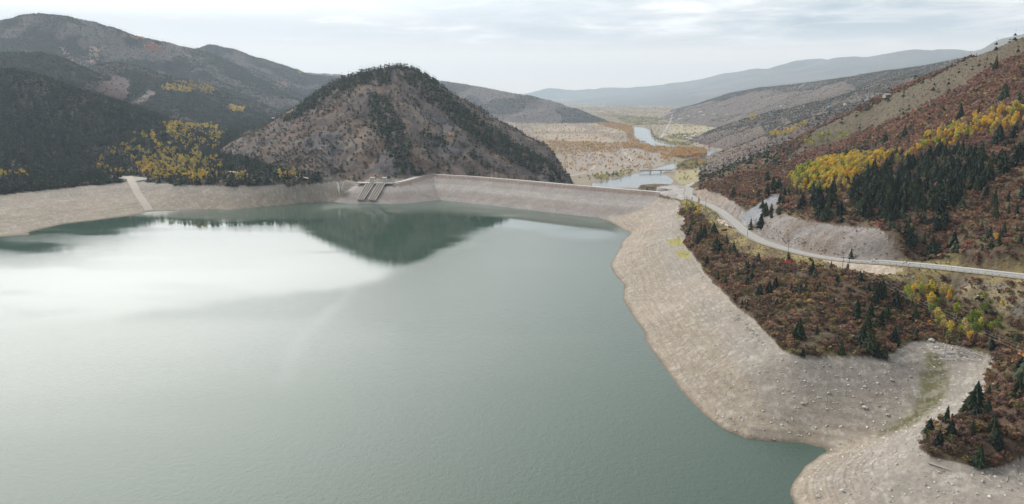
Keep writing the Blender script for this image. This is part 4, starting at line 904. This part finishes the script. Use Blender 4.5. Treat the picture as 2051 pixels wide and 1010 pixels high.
# ------------------------------------------------------------------ valley trees
cot = np.zeros(X.shape, np.float32); gre = np.zeros(X.shape, np.float32)
vgap = fbm(X, Y, 90, 4, 333)
def cm2(arr, polys, d, jit=2, gap=.40): arr[:] = np.where(va & inp(polys, jit+1.5) & (nz > gap) & (vgap > gap), np.maximum(arr, d), arr)
cm2(cot, [[(1090,283),(1150,284),(1250,286),(1300,292),(1300,297),(1240,300),(1240,306),(1160,308),(1085,306),(1060,300),(1058,292)]], .011, 2, .36)
cm2(cot, [[(1280,293),(1345,296),(1400,297),(1415,305),(1412,312),(1370,318),(1330,312),(1285,303)]], .011, 2, .36); cm2(cot, [[(1095,308),(1205,311),(1200,320),(1090,318)]], .002, 3)
cm2(cot, [[(1180,243),(1230,246),(1265,252),(1270,280),(1292,286),(1262,286),(1252,264),(1200,251)]], .008, 1, .2); cm2(gre, [[(1303,256),(1312,275),(1345,285),(1388,287),(1385,294),(1340,290),(1314,283),(1303,268)]], .007, 1, .25)
cm2(gre, [[(1225,232),(1320,236),(1340,250),(1262,252)],[(1330,275),(1360,268),(1400,270),(1400,281),(1340,282)],[(1395,277),(1425,262),(1440,270),(1410,285)],[(1342,247),(1375,245),(1374,250),(1343,250)]], .005, 2, .38); cm2(gre, [[(1166,284),(1190,284),(1190,296),(1166,296)]], .004, 1, .2)
cm2(gre, [[(1358,331),(1378,325),(1440,330),(1450,336),(1400,339),(1358,339)],[(1160,352),(1255,343),(1288,346),(1240,354),(1200,364),(1165,364)]], .006, 1, .35); cm2(cot, [[(1378,325),(1420,313),(1452,303),(1500,300),(1500,320),(1460,334),(1400,334)]], .006, 1, .25)
cm2(cot, [[(1130,300),(1320,305),(1300,340),(1130,345)]], .0012, 1, .3); cm2(cot, [[(1100,214),(1460,214),(1440,236),(1250,238),(1190,246),(1120,240)]], .0014, 4, .40); cm2(gre, [[(1050,200),(1500,200),(1480,228),(1050,228)]], .0006, 3, .42); cm2(cot, [[(1455,283),(1500,283),(1500,297),(1440,298)]], .005, 1, .3)
cm2(cot, [[(1283,314),(1302,314),(1302,338),(1285,338)],[(1324,308),(1344,308),(1344,326),(1324,326)]], .0025, 1, .2)
fieldt = va & (R_ < 6500) & (PX > 1030) & (PX < 1480) & (PY < 362); cot[:] = np.where(fieldt & (vgap > .52), np.maximum(cot, .0009), cot); gre[:] = np.where(fieldt & (vgap < .42), np.maximum(gre, .0005), gre)
r1, k1 = scatter(cot); r2, k2 = scatter(gre); vpos = np.concatenate([r1, r2]); vcell = np.concatenate([k1, k2]); vr_ = np.hypot(vpos[:, 0], vpos[:, 1])
vh = rng.uniform(6, 13, len(vpos)); bigp = inpoly(PX.ravel()[vcell], PY.ravel()[vcell], [(1355,300),(1510,295),(1510,340),(1355,342)]); vh = np.where(bigp, rng.uniform(14, 22, len(vpos)), vh); vh = np.where((PX.ravel()[vcell] < 1250) & (PY.ravel()[vcell] > 282) & (PY.ravel()[vcell] < 310), rng.uniform(4, 9, len(vpos)), vh)
vpal = {(.58, .30, .10): 'orange', (.62, .40, .12): 'amber', (.42, .25, .13): 'russet', (.34, .34, .09): 'yellow-green', (.16, .18, .08): 'dull green', (.52, .42, .14): 'straw-yellow'}
vk = list(vpal.keys()); vcol = np.concatenate([smoothpick([vk[0], vk[1], vk[2], vk[0], vk[5]], r1, 90, 601), smoothpick([vk[4], vk[3], vk[4], vk[5], vk[3]], r2, 90, 602)]); vw = rng.uniform(.85, 1.25, len(vpos)); print('cottonwoods', len(vpos))
STEMV = [stem_tris(r0, .03, .6, 5, 4, .2) for _ in range(3)]
keep = individuals('cottonwood_tree', 'tree', 'cottonwood', vpos, vcell, vh, vw, vcol, RND_HI, STEMV, LM, BARK, 160, 'crown', vpal, 6)
kk = np.where(keep)[0]; bake_multi('riverside_woods', [(RND_LO, vpos[kk], vh[kk], vw[kk], vcol[kk])], LM, 'orange and green cottonwoods along the river below the dam', 'trees')

# ------------------------------------------------------------------ loose stones and driftwood on the lake bed
def stone(r): 
    v = np.array([(1,0,0),(-1,0,0),(0,1,0),(0,-1,0),(0,0,.8),(0,0,-.6),(.6,.6,.4),(-.6,.5,.3),(.5,-.6,.35),(-.6,-.6,.4)], np.float32)*(.7+.5*r.random((10, 1)))
    from_f = [(4,6,2),(4,0,6),(6,0,2),(4,2,7),(7,2,1),(4,7,1),(4,1,9),(9,1,3),(4,9,3),(4,3,8),(8,3,0),(4,8,0),(5,2,0),(5,1,2),(5,3,1),(5,0,3)]
    return v.astype(np.float32), np.array(from_f, np.int32)
STN = [stone(r0) for _ in range(8)]
sandy_save = sandy; sandy = river_m
rd_ = np.where(bank & (X > 100) & (Z > .4), .06, 0); rd_ = np.where(bank & (X > 100) & (Y < 430) & (Z > 1), .30, rd_); rd_ = np.where(bank & (X <= 100) & (Z > 2), .01, rd_); rd_[chan & bank] *= .3
rd_[(PX > 1870) & (PX < 1975) & (PY > 685) & (PY < 722) & bank] = 1.2; rd_ = np.where(dR & fill, .12, rd_); rd_ = np.where(dR & scree, .05, rd_)
sp_, sc_ = scatter(rd_); ss = rng.random(len(sp_))**5*.75+.13; sp_[:, 2] += .2; print('stones', len(sp_))
bake('loose_stones', STN, sp_, ss, np.ones(len(sp_)), pick([(.46,.43,.39),(.38,.36,.34),(.55,.52,.48),(.34,.32,.30),(.42,.37,.31)], len(sp_)), ROCKM if False else FM, 'loose pale stones strewn over the drawn-down lake bed', 'stones', .15)
def logp(r): return stem_tris(r, .035, 1.0, 4)
LG = []
for _ in range(4):
    v, f = logp(r0); v = v[:, [2, 0, 1]]; LG.append((v, f))
dw = np.zeros(X.shape, np.float32); dm = bank & (X > 100) & (Z > POOL-1.6); dw[dm] = .010; dw[bank & inp([[(1870,690),(1960,702),(1972,716),(1930,722),(1880,712)],[(1470,618),(1540,690),(1520,690),(1460,625)]], 2)] = .16
lp_, lc_ = scatter(dw); ll_ = rng.uniform(1.5, 6, len(lp_)); lp_[:, 2] += .45
Vs = []; Fs = []; b = 0
for i in range(len(lp_)):
    v, f = LG[i % 4]; a = rng.random()*6.28; l = ll_[i]; x = v[:, 0]*l; y = v[:, 1]*6; zz = v[:, 2]*6
    Vs.append(np.column_stack([x*math.cos(a)-y*math.sin(a)+lp_[i, 0], x*math.sin(a)+y*math.cos(a)+lp_[i, 1], zz+lp_[i, 2]])); Fs.append(f+b); b += len(v)
if Vs: tag(mesh_obj('driftwood', np.concatenate(Vs), np.concatenate(Fs), DRIFT), 'grey driftwood stranded along the old high-water line', 'driftwood', kind='stuff')
sandy = sandy_save
for (a_, b_), (c_, d_) in (((1446,606),(1478,648)),((1950,708),(1972,718)),((1985,742),(1975,752)),((1860,930),(1905,945))):
    pa, pb = hit(a_, b_), hit(c_, d_); m = MB(); m.bar((pa[0], pa[1], pa[2]+.4), (pb[0], pb[1], pb[2]+.4), .38, 7, .16)
    o = m.build('driftwood_log', DRIFT); tag(o, {1446: 'long bleached log along the foot of the eroded bank', 1950: 'bleached log at the edge of the driftwood pile in the cove', 1985: 'short bleached log at the cove edge by yellow-green tree', 1860: 'bleached log below the low spur in the right corner'}[a_], 'log')
for i, (a_, b_, s_) in enumerate(((1733,818,1.5),(1787,764,1.3),(1866,684,2.0),(1608,810,1.2),(1690,985,1.3),(1640,995,1.2),(1660,790,1.2),(1778,833,1.1))):
    p = hit(a_, b_); v, f = STN[i % 8]; v2 = v*s_; o = mesh_obj('boulder', v2, f, FM, np.full((len(v), 3), (.42,.40,.37))); o.location = (p[0], p[1], p[2]+.3*s_)
    tag(o, ['pale boulder in the middle of the cove bank','pale boulder on the upper cove bank','large grey boulder at the head of the dry creek channel','pale boulder on the stony bank below the shrubby point','pale boulder low on the stony corner by the water','pale boulder nearest the bottom water edge','pale boulder high on the stony bank','low boulder beside the dry creek channel'][i], 'boulder')

# ------------------------------------------------------------------ things people built
def rootp(name, loc, label, cat, group=None, rz=0): e = empty(name, loc, rz); tag(e, label, cat, group); return e
def hang(o, root):
    """keep a world-space mesh where it is while parenting it"""
    bpy.context.view_layer.update(); o.parent = root; o.matrix_parent_inverse = root.matrix_basis.inverted(); return o
# road barrier (far side, white) and steel guardrail (near side)
def along(px0, px1, step, off):
    c = resample(road3, 1.0); t = np.gradient(c[:, :2], axis=0); t /= np.hypot(t[:, 0], t[:, 1])[:, None]; n_ = np.stack([t[:, 1], -t[:, 0]], 1); p = c[:, :2]+n_*off
    pxx, _ = project(p[:, 0], p[:, 1], c[:, 2]); k = np.where((pxx > px0) & (pxx < px1) & (np.arange(len(c)) > 5))[0][::step]; return [(p[i, 0], p[i, 1], c[i, 2]) for i in k]
SIDE = -1
pts = along(1757, 2180, 4, -5.0); e = rootp('road_barrier', pts[0], 'long white barrier along the hillside edge of the road', 'barrier'); m = MB()
for a, b in zip(pts[:-1], pts[1:]): m.beam((a[0], a[1], a[2]+1.05), (b[0], b[1], b[2]+1.05), .4, .75)
hang(m.build('rail', PAINT), e)
for p in pts: m = MB(); m.box((p[0], p[1], p[2]+.45), (.3, .3, .9)); hang(m.build('post', DARK), e)
pts = along(1690, 2180, 4, 5.0); e = rootp('guardrail', pts[0], 'thin steel guardrail along the lake edge of the road', 'guardrail'); m = MB()
for a, b in zip(pts[:-1], pts[1:]): m.beam((a[0], a[1], a[2]+.95), (b[0], b[1], b[2]+.95), .12, .35)
hang(m.build('rail', STEEL), e)
for p in pts: m = MB(); m.box((p[0], p[1], p[2]+.6), (.22, .22, 1.2)); hang(m.build('post', WOOD), e)
# two white cars
def car(px, label, lane):
    cands = along(px-6, px+6, 1, lane); p = cands[len(cands)//2]; q_ = cands[min(len(cands)-1, len(cands)//2+3)]; rz = math.atan2(q_[1]-p[1], q_[0]-p[0]); e = rootp('car', (p[0], p[1], p[2]+.48), label, 'car', None, rz)
    prof = [(-2.3,.35),(-2.3,.8),(-2.1,.95),(-1.2,1.0),(1.0,.98),(1.9,.85),(2.3,.7),(2.35,.35)]
    def extr(pr, w0, w1=None):
        w1 = w1 or w0; n = len(pr); m = MB(); zmin = min(z for _, z in pr); zmax = max(z for _, z in pr); vs = []
        for s in (-1, 1): vs += [(x, s*(w0+(w1-w0)*(z_-zmin)/(zmax-zmin)), z_) for x, z_ in pr]
        m.poly(vs, [tuple(range(n)), tuple(range(2*n-1, n-1, -1))]+[(k, n+k, n+(k+1) % n, (k+1) % n) for k in range(n)]); return m
    extr(prof, .92, .88).build('body', PAINT, e); extr([(-1.6,.99),(-1.15,1.44),(.35,1.48),(1.05,.99)], .84, .66).build('window', DARK, e); extr([(-1.12,1.45),(-1.0,1.52),(.25,1.54),(.36,1.47)], .66, .62).build('roof', PAINT, e)
    for sx in (-1.4, 1.45):
        for sy in (-.9, .9):
            m = MB(); m.bar((sx, sy-.1, .34), (sx, sy+.1, .34), .34, 12); w_ = m.build('wheel', DARK, e); m = MB(); m.bar((sx, sy-.115, .34), (sx, sy+.115, .34), .2, 8); m.build('rim', STEEL, w_)
    for sy in (-.6, .6): m = MB(); m.box((2.31, sy, .66), (.08, .3, .14)); m.build('headlight', STEEL, e); m = MB(); m.box((-2.31, sy, .75), (.06, .28, .14)); m.build('tail_light', simple('red_lens', (.35,.02,.02), .4), e)
car(1750, 'white car at the left end of the white barrier', -1.9); car(1812, 'white car driving beside the white barrier, right of the other', -1.9)
# power poles and wires
def pole(px, pyb, h, label, hframe=False):
    p = hit(px, pyb); e = rootp('power_pole', p, label, 'power pole'); offs = (-2.2, 2.2) if hframe else (0,)
    for s in offs: m = MB(); m.bar((s, 0, -.5), (s, 0, h), .22, 8, .15); m.build('pole', WOOD, e)
    m = MB(); m.box((0, 0, h-1.3 if not hframe else h-1.6), (3.2 if not hframe else 8.5, .22, .28)); ca = m.build('crossarm', WOOD, e)
    for s in ((-1.4, 0, 1.4) if not hframe else (-3.9, 0, 3.9)): m = MB(); m.bar((s, 0, h-1.2 if not hframe else h-2.2), (s, 0, h-.8 if not hframe else h-1.6), .12, 6); m.build('insulator', STEEL, ca)
    return p
p1 = pole(1413, 422, 16, 'wooden power pole below the road near the dam'); p2 = pole(1497, 474, 11, 'short wooden power pole at the road edge, middle of the curve'); p3 = pole(1578, 511, 13, 'tall wooden power pole below the bare rock cut'); p4 = pole(1693, 542, 11, 'wooden twin-legged power pole with wide crossarm at the gravel turnout', True)
ends = Q(2330, 800, 300)
def wire(a, b, sag, label, r=.028):
    m = MB(); N = 28; pr = None
    for k in range(N+1):
        t = k/N; p = (a[0]+(b[0]-a[0])*t, a[1]+(b[1]-a[1])*t, a[2]+(b[2]-a[2])*t-sag*4*t*(1-t))
        if pr: m.bar(pr, p, r, 4)
        pr = p
    o = m.build('power_line', STEEL); tag(o, label, 'cable', 'cables from the twin pole')
for k, s in enumerate((-3.9, 0, 3.9)): wire((p4[0]+s, p4[1], p4[2]+8.8), (ends[0]+s*.9, ends[1]+s*1.2, ends[2]), 7, ('left', 'middle', 'right')[k]+' power cable running from the twin pole over the gully')
for a, b, ha, hb, nm in ((p1, p2, 14.7, 9.7, 'nearest the dam'), (p2, p3, 9.7, 11.7, 'along the middle of the road curve'), (p3, p4, 11.7, 9, 'ending at the twin pole')):
    wire((a[0], a[1], a[2]+ha), (b[0], b[1], b[2]+hb), 2.5, 'roadside power cable '+nm, .025)
# bridge over the outlet pool
pa = P(1281, 342.2, VAL+5.5); pb = P(1345, 341.2, VAL+5.5); e = rootp('bridge', ((pa[0]+pb[0])/2, (pa[1]+pb[1])/2, VAL), 'low road bridge on two piers crossing the river below the dam', 'bridge')
m = MB(); m.beam(pa, pb, 9, 1.6); hang(m.build('deck', simple('grey_concrete', (.20,.19,.18), .9)), e)
for f in (.33, .67):
    x_, y_ = pa[0]+(pb[0]-pa[0])*f, pa[1]+(pb[1]-pa[1])*f; m = MB(); m.box((x_, y_, VAL+1.9), (2.2, 7, 5.6)); hang(m.build('pier', CONC), e)
for s in (-4.3, 4.3): m = MB(); m.beam((pa[0], pa[1]+s, pa[2]+1.5), (pb[0], pb[1]+s, pb[2]+1.5), .3, .5); hang(m.build('railing', STEEL), e)
# intake works at the left end of the dam
i0 = P(745, 366, 24.5); e = rootp('intake_structure', i0, 'concrete intake works with two gatehouses and sloping rack frames', 'intake')
m = MB(); a = P(716, 366.5, 25); b = P(786, 367.5, 25); m.beam(a, b, 10, 1.6); hang(m.build('deck', CONC), e)
for px in (746, 770.5):
    p = P(px, 365, 26); m = MB(); m.box((p[0], p[1], 29.6), (6.6, 6.6, 7.4)); m.box((p[0], p[1], 33.6), (7.3, 7.3, .5)); g = hang(m.build('gate_house', simple('pale_concrete', (.55,.53,.49), .85, nsc=.3)), e); m = MB(); m.box((p[0], p[1]-3.32, 28.0), (1.4, .1, 2.4)); o = m.build('door', DARK); o.parent = g; o.matrix_parent_inverse = (e.matrix_basis).inverted()
for (u0, u1), (l0, l1) in (((734,750),(716,728)), ((757,772),(738,752))):
    T0, T1, B0, B1 = hit(u0, 370), hit(u1, 370), hit(l0, 403), hit(l1, 404)
    lift = 2.6; T0, T1, B0, B1 = [Vector(v)+Vector((0, -1, lift)) for v in (T0, T1, B0, B1)]
    m = MB(); m.poly([T0-Vector((0,0,1.4)), T1-Vector((0,0,1.4)), B1-Vector((0,0,1.4)), B0-Vector((0,0,1.4))], [(0,1,2,3)]); m.poly([T0-Vector((0,0,1.9)), T1-Vector((0,0,1.9)), B1-Vector((0,0,1.9)), B0-Vector((0,0,1.9))], [(3,2,1,0)]); hang(m.build('rack_floor', simple('dark_concrete', (.24,.215,.19), .9)), e)  # floor slab in one even concrete tone, darker than the frame
    m = MB()
    for k in range(4): f = k/3; m.beam(T0.lerp(T1, f), B0.lerp(B1, f), .8 if k in (0, 3) else .5, 1.3)
    for k in range(15): f = k/14; m.beam(T0.lerp(B0, f), T1.lerp(B1, f), .5, .8)
    hang(m.build('rack_frame', simple('rusty_concrete', (.56,.51,.45), .9)), e)
m = MB(); a, b, c_ = P(662, 380, 18), P(676, 366, 26), P(688, 366, 26); d_ = P(684, 384, 14)
for s_, t_ in ((P(675,367,26), P(680,385,14)), (P(688,367,26), P(684,386,13))): m.poly([(s_[0], s_[1], 28), (t_[0], t_[1], t_[2]+6), (t_[0], t_[1], t_[2]-4), (s_[0], s_[1], 18), (s_[0]+.8, s_[1], 28), (t_[0]+.8, t_[1], t_[2]+6), (t_[0]+.8, t_[1], t_[2]-4), (s_[0]+.8, s_[1], 18)], [(0,1,2,3),(7,6,5,4),(0,4,5,1),(3,2,6,7),(1,5,6,2),(0,3,7,4)])
o = m.build('retaining_wall', CONC); tag(o, 'grey concrete wing wall on the rocks left of the intake', 'wall')
# parapet of the dam crest
m = MB(); cr = resample(damline, 6)
for a, b in zip(cr[1:-1], cr[2:]): 
    t = Vector((b[0]-a[0], b[1]-a[1], 0)).normalized(); n_ = Vector((t.y, -t.x, 0))*5.6; m.beam((a[0]+n_.x, a[1]+n_.y, a[2]+.3), (b[0]+n_.x, b[1]+n_.y, b[2]+.3), 1.6, .9)
hang(m.build('parapet', simple('pale_stone', (.46,.42,.38), .9)), dam_root)
# houses
WM = {'white': PAINT, 'brown': simple('brown_timber', (.14,.09,.06), .8), 'grey': simple('grey_siding', (.35,.35,.35), .8), 'tan': simple('tan_siding', (.40,.34,.26), .8), 'blue': simple('blue_roof', (.06,.33,.50), .5), 'greyroof': simple('grey_roof', (.30,.32,.34), .6), 'darkroof': simple('dark_roof', (.09,.07,.06), .8), 'whiteroof': simple('white_roof', (.7,.7,.7), .6)}
def house(px, py, w_, d_, h_, wall, roof, label, group=None, rz=0.2):
    p = hit(px, py); e = rootp('house', (p[0], p[1], p[2]-.3), label, 'house', group, rz); m = MB(); a, b = w_/2, d_/2; rt = h_+d_*.32
    m.poly([(-a,-b,0),(a,-b,0),(a,b,0),(-a,b,0),(-a,-b,h_),(a,-b,h_),(a,b,h_),(-a,b,h_),(-a,0,rt),(a,0,rt)], [(0,1,5,4),(2,3,7,6),(1,2,6,9,5),(3,0,4,8,7),(3,2,1,0)]); wl = m.build('wall', WM[wall], e)
    m = MB(); o_ = .7; hb = h_-o_*.32
    m.poly([(-a-o_,-b-o_,hb+.05),(a+o_,-b-o_,hb+.05),(a+o_,0,rt+.1),(-a-o_,0,rt+.1),(a+o_,b+o_,hb+.05),(-a-o_,b+o_,hb+.05),(-a-o_,-b-o_,hb+.35),(a+o_,-b-o_,hb+.35),(a+o_,0,rt+.4),(-a-o_,0,rt+.4),(a+o_,b+o_,hb+.35),(-a-o_,b+o_,hb+.35)], [(1,0,3,2),(2,3,5,4),(6,7,8,9),(9,8,10,11),(0,1,7,6),(4,5,11,10),(1,2,8,7),(2,4,10,8),(3,0,6,9),(5,3,9,11)]); m.build('roof', WM[roof], e)
    for x_ in (-a*.55, a*.55): m = MB(); m.box((x_, -b-.04, h_*.55), (w_*.14, .1, h_*.35)); m.build('window', DARK, e)
    m = MB(); m.box((0, -b-.05, h_*.4), (1.2, .1, h_*.75)); m.build('door', WM['brown'], e)
house(1735, 204, 16, 9, 6, 'blue', 'blue', 'bright blue building on the terrace among dark trees'); house(1661, 216, 12, 9, 5, 'grey', 'greyroof', 'grey house at the left end of the hillside terrace'); house(1692, 212, 8, 7, 6, 'white', 'whiteroof', 'small white gabled house left of the brown lodge')
house(1709, 213, 20, 9, 5, 'brown', 'darkroof', 'long brown lodge on the hillside terrace'); house(1564, 214, 9, 7, 4, 'white', 'whiteroof', 'lone white hut on the crest of the second valley hill'); house(1778, 196, 14, 8, 4, 'tan', 'greyroof', 'tan house at the edge of the grassy slope, right of the blue one')
house(402, 259, 10, 8, 5, 'white', 'darkroof', 'white house in the conifer forest on the far shore'); house(547, 239, 9, 7, 4, 'grey', 'whiteroof', 'pale hut beside yellow trees left of the cone-shaped hill')
gh = 'pale houses of the settlement on the valley floor'
for px, py, w_, d_, wl, rf_ in ((1362,239,26,12,'white','whiteroof'),(1372,274,14,9,'white','whiteroof'),(1380,276,12,9,'white','greyroof'),(1388,275,14,9,'tan','whiteroof'),(1393,272,12,9,'white','whiteroof'),(1376,279,13,8,'grey','whiteroof'),(1384,280,12,8,'white','whiteroof'),(1370,270,12,8,'tan','greyroof'),(1347,270,12,9,'white','greyroof'),(1456,231,20,11,'white','whiteroof'),(1378,234,18,11,'tan','whiteroof'),(1392,236,15,10,'white','greyroof'),(1409,232,16,10,'white','whiteroof'),(1430,231,18,10,'grey','whiteroof'),(1330,246,18,10,'white','whiteroof'),(1300,243,15,10,'white','greyroof'),(1282,241,16,10,'tan','whiteroof'),(1262,240,18,11,'white','whiteroof'),(1212,227,24,13,'white','whiteroof'),(1237,224,24,13,'white','whiteroof'),(1210,208,46,24,'white','whiteroof'),(1290,222,26,14,'tan','whiteroof'),(1325,225,26,13,'white','greyroof'),(1403,226,24,12,'white','whiteroof')):
    nm = f'{ {"white":"white","tan":"tan","grey":"grey"}[wl] } house with {"pale" if rf_ == "whiteroof" else "grey"} roof ' + ('in the cluster below the dark slope toe' if 265 < py < 283 else 'beyond the fields near the straight road' if py > 229 else 'far out on the hazy plain')
    if (px, py) == (1210, 208): nm = 'long white shed standing alone far out on the hazy plain'
    house(px, py, w_, d_, 5 if w_ < 30 else 10, wl, rf_, nm, None if px == 1210 else nm, rng.uniform(-.6, .6))

# ------------------------------------------------------------------ haze: still valley air
mb = MB(); x0, x1, y0, y1, z0, z1 = -24000, 24000, -2000, 25500, VAL-60, float(max(Z.max(), 700))+60
mb.poly([(x0,y0,z0),(x1,y0,z0),(x1,y1,z0),(x0,y1,z0),(x0,y0,z1),(x1,y0,z1),(x1,y1,z1),(x0,y1,z1)], [(3,2,1,0),(4,5,6,7),(0,1,5,4),(1,2,6,5),(2,3,7,6),(3,0,4,7)])
hm, q = matnew('haze'); o = q.n('ShaderNodeOutputMaterial'); pv = q.n('ShaderNodeVolumePrincipled'); pv.inputs['Color'].default_value = (.74, .88, 1.0, 1); pv.inputs['Density'].default_value = 4.8e-5; pv.inputs['Anisotropy'].default_value = .25
q.t.links.new(pv.outputs[0], o.inputs['Volume']); hz = mb.build('haze', hm); tag(hz, 'pale blue haze filling the valley air', 'haze', kind='stuff')
print('done')
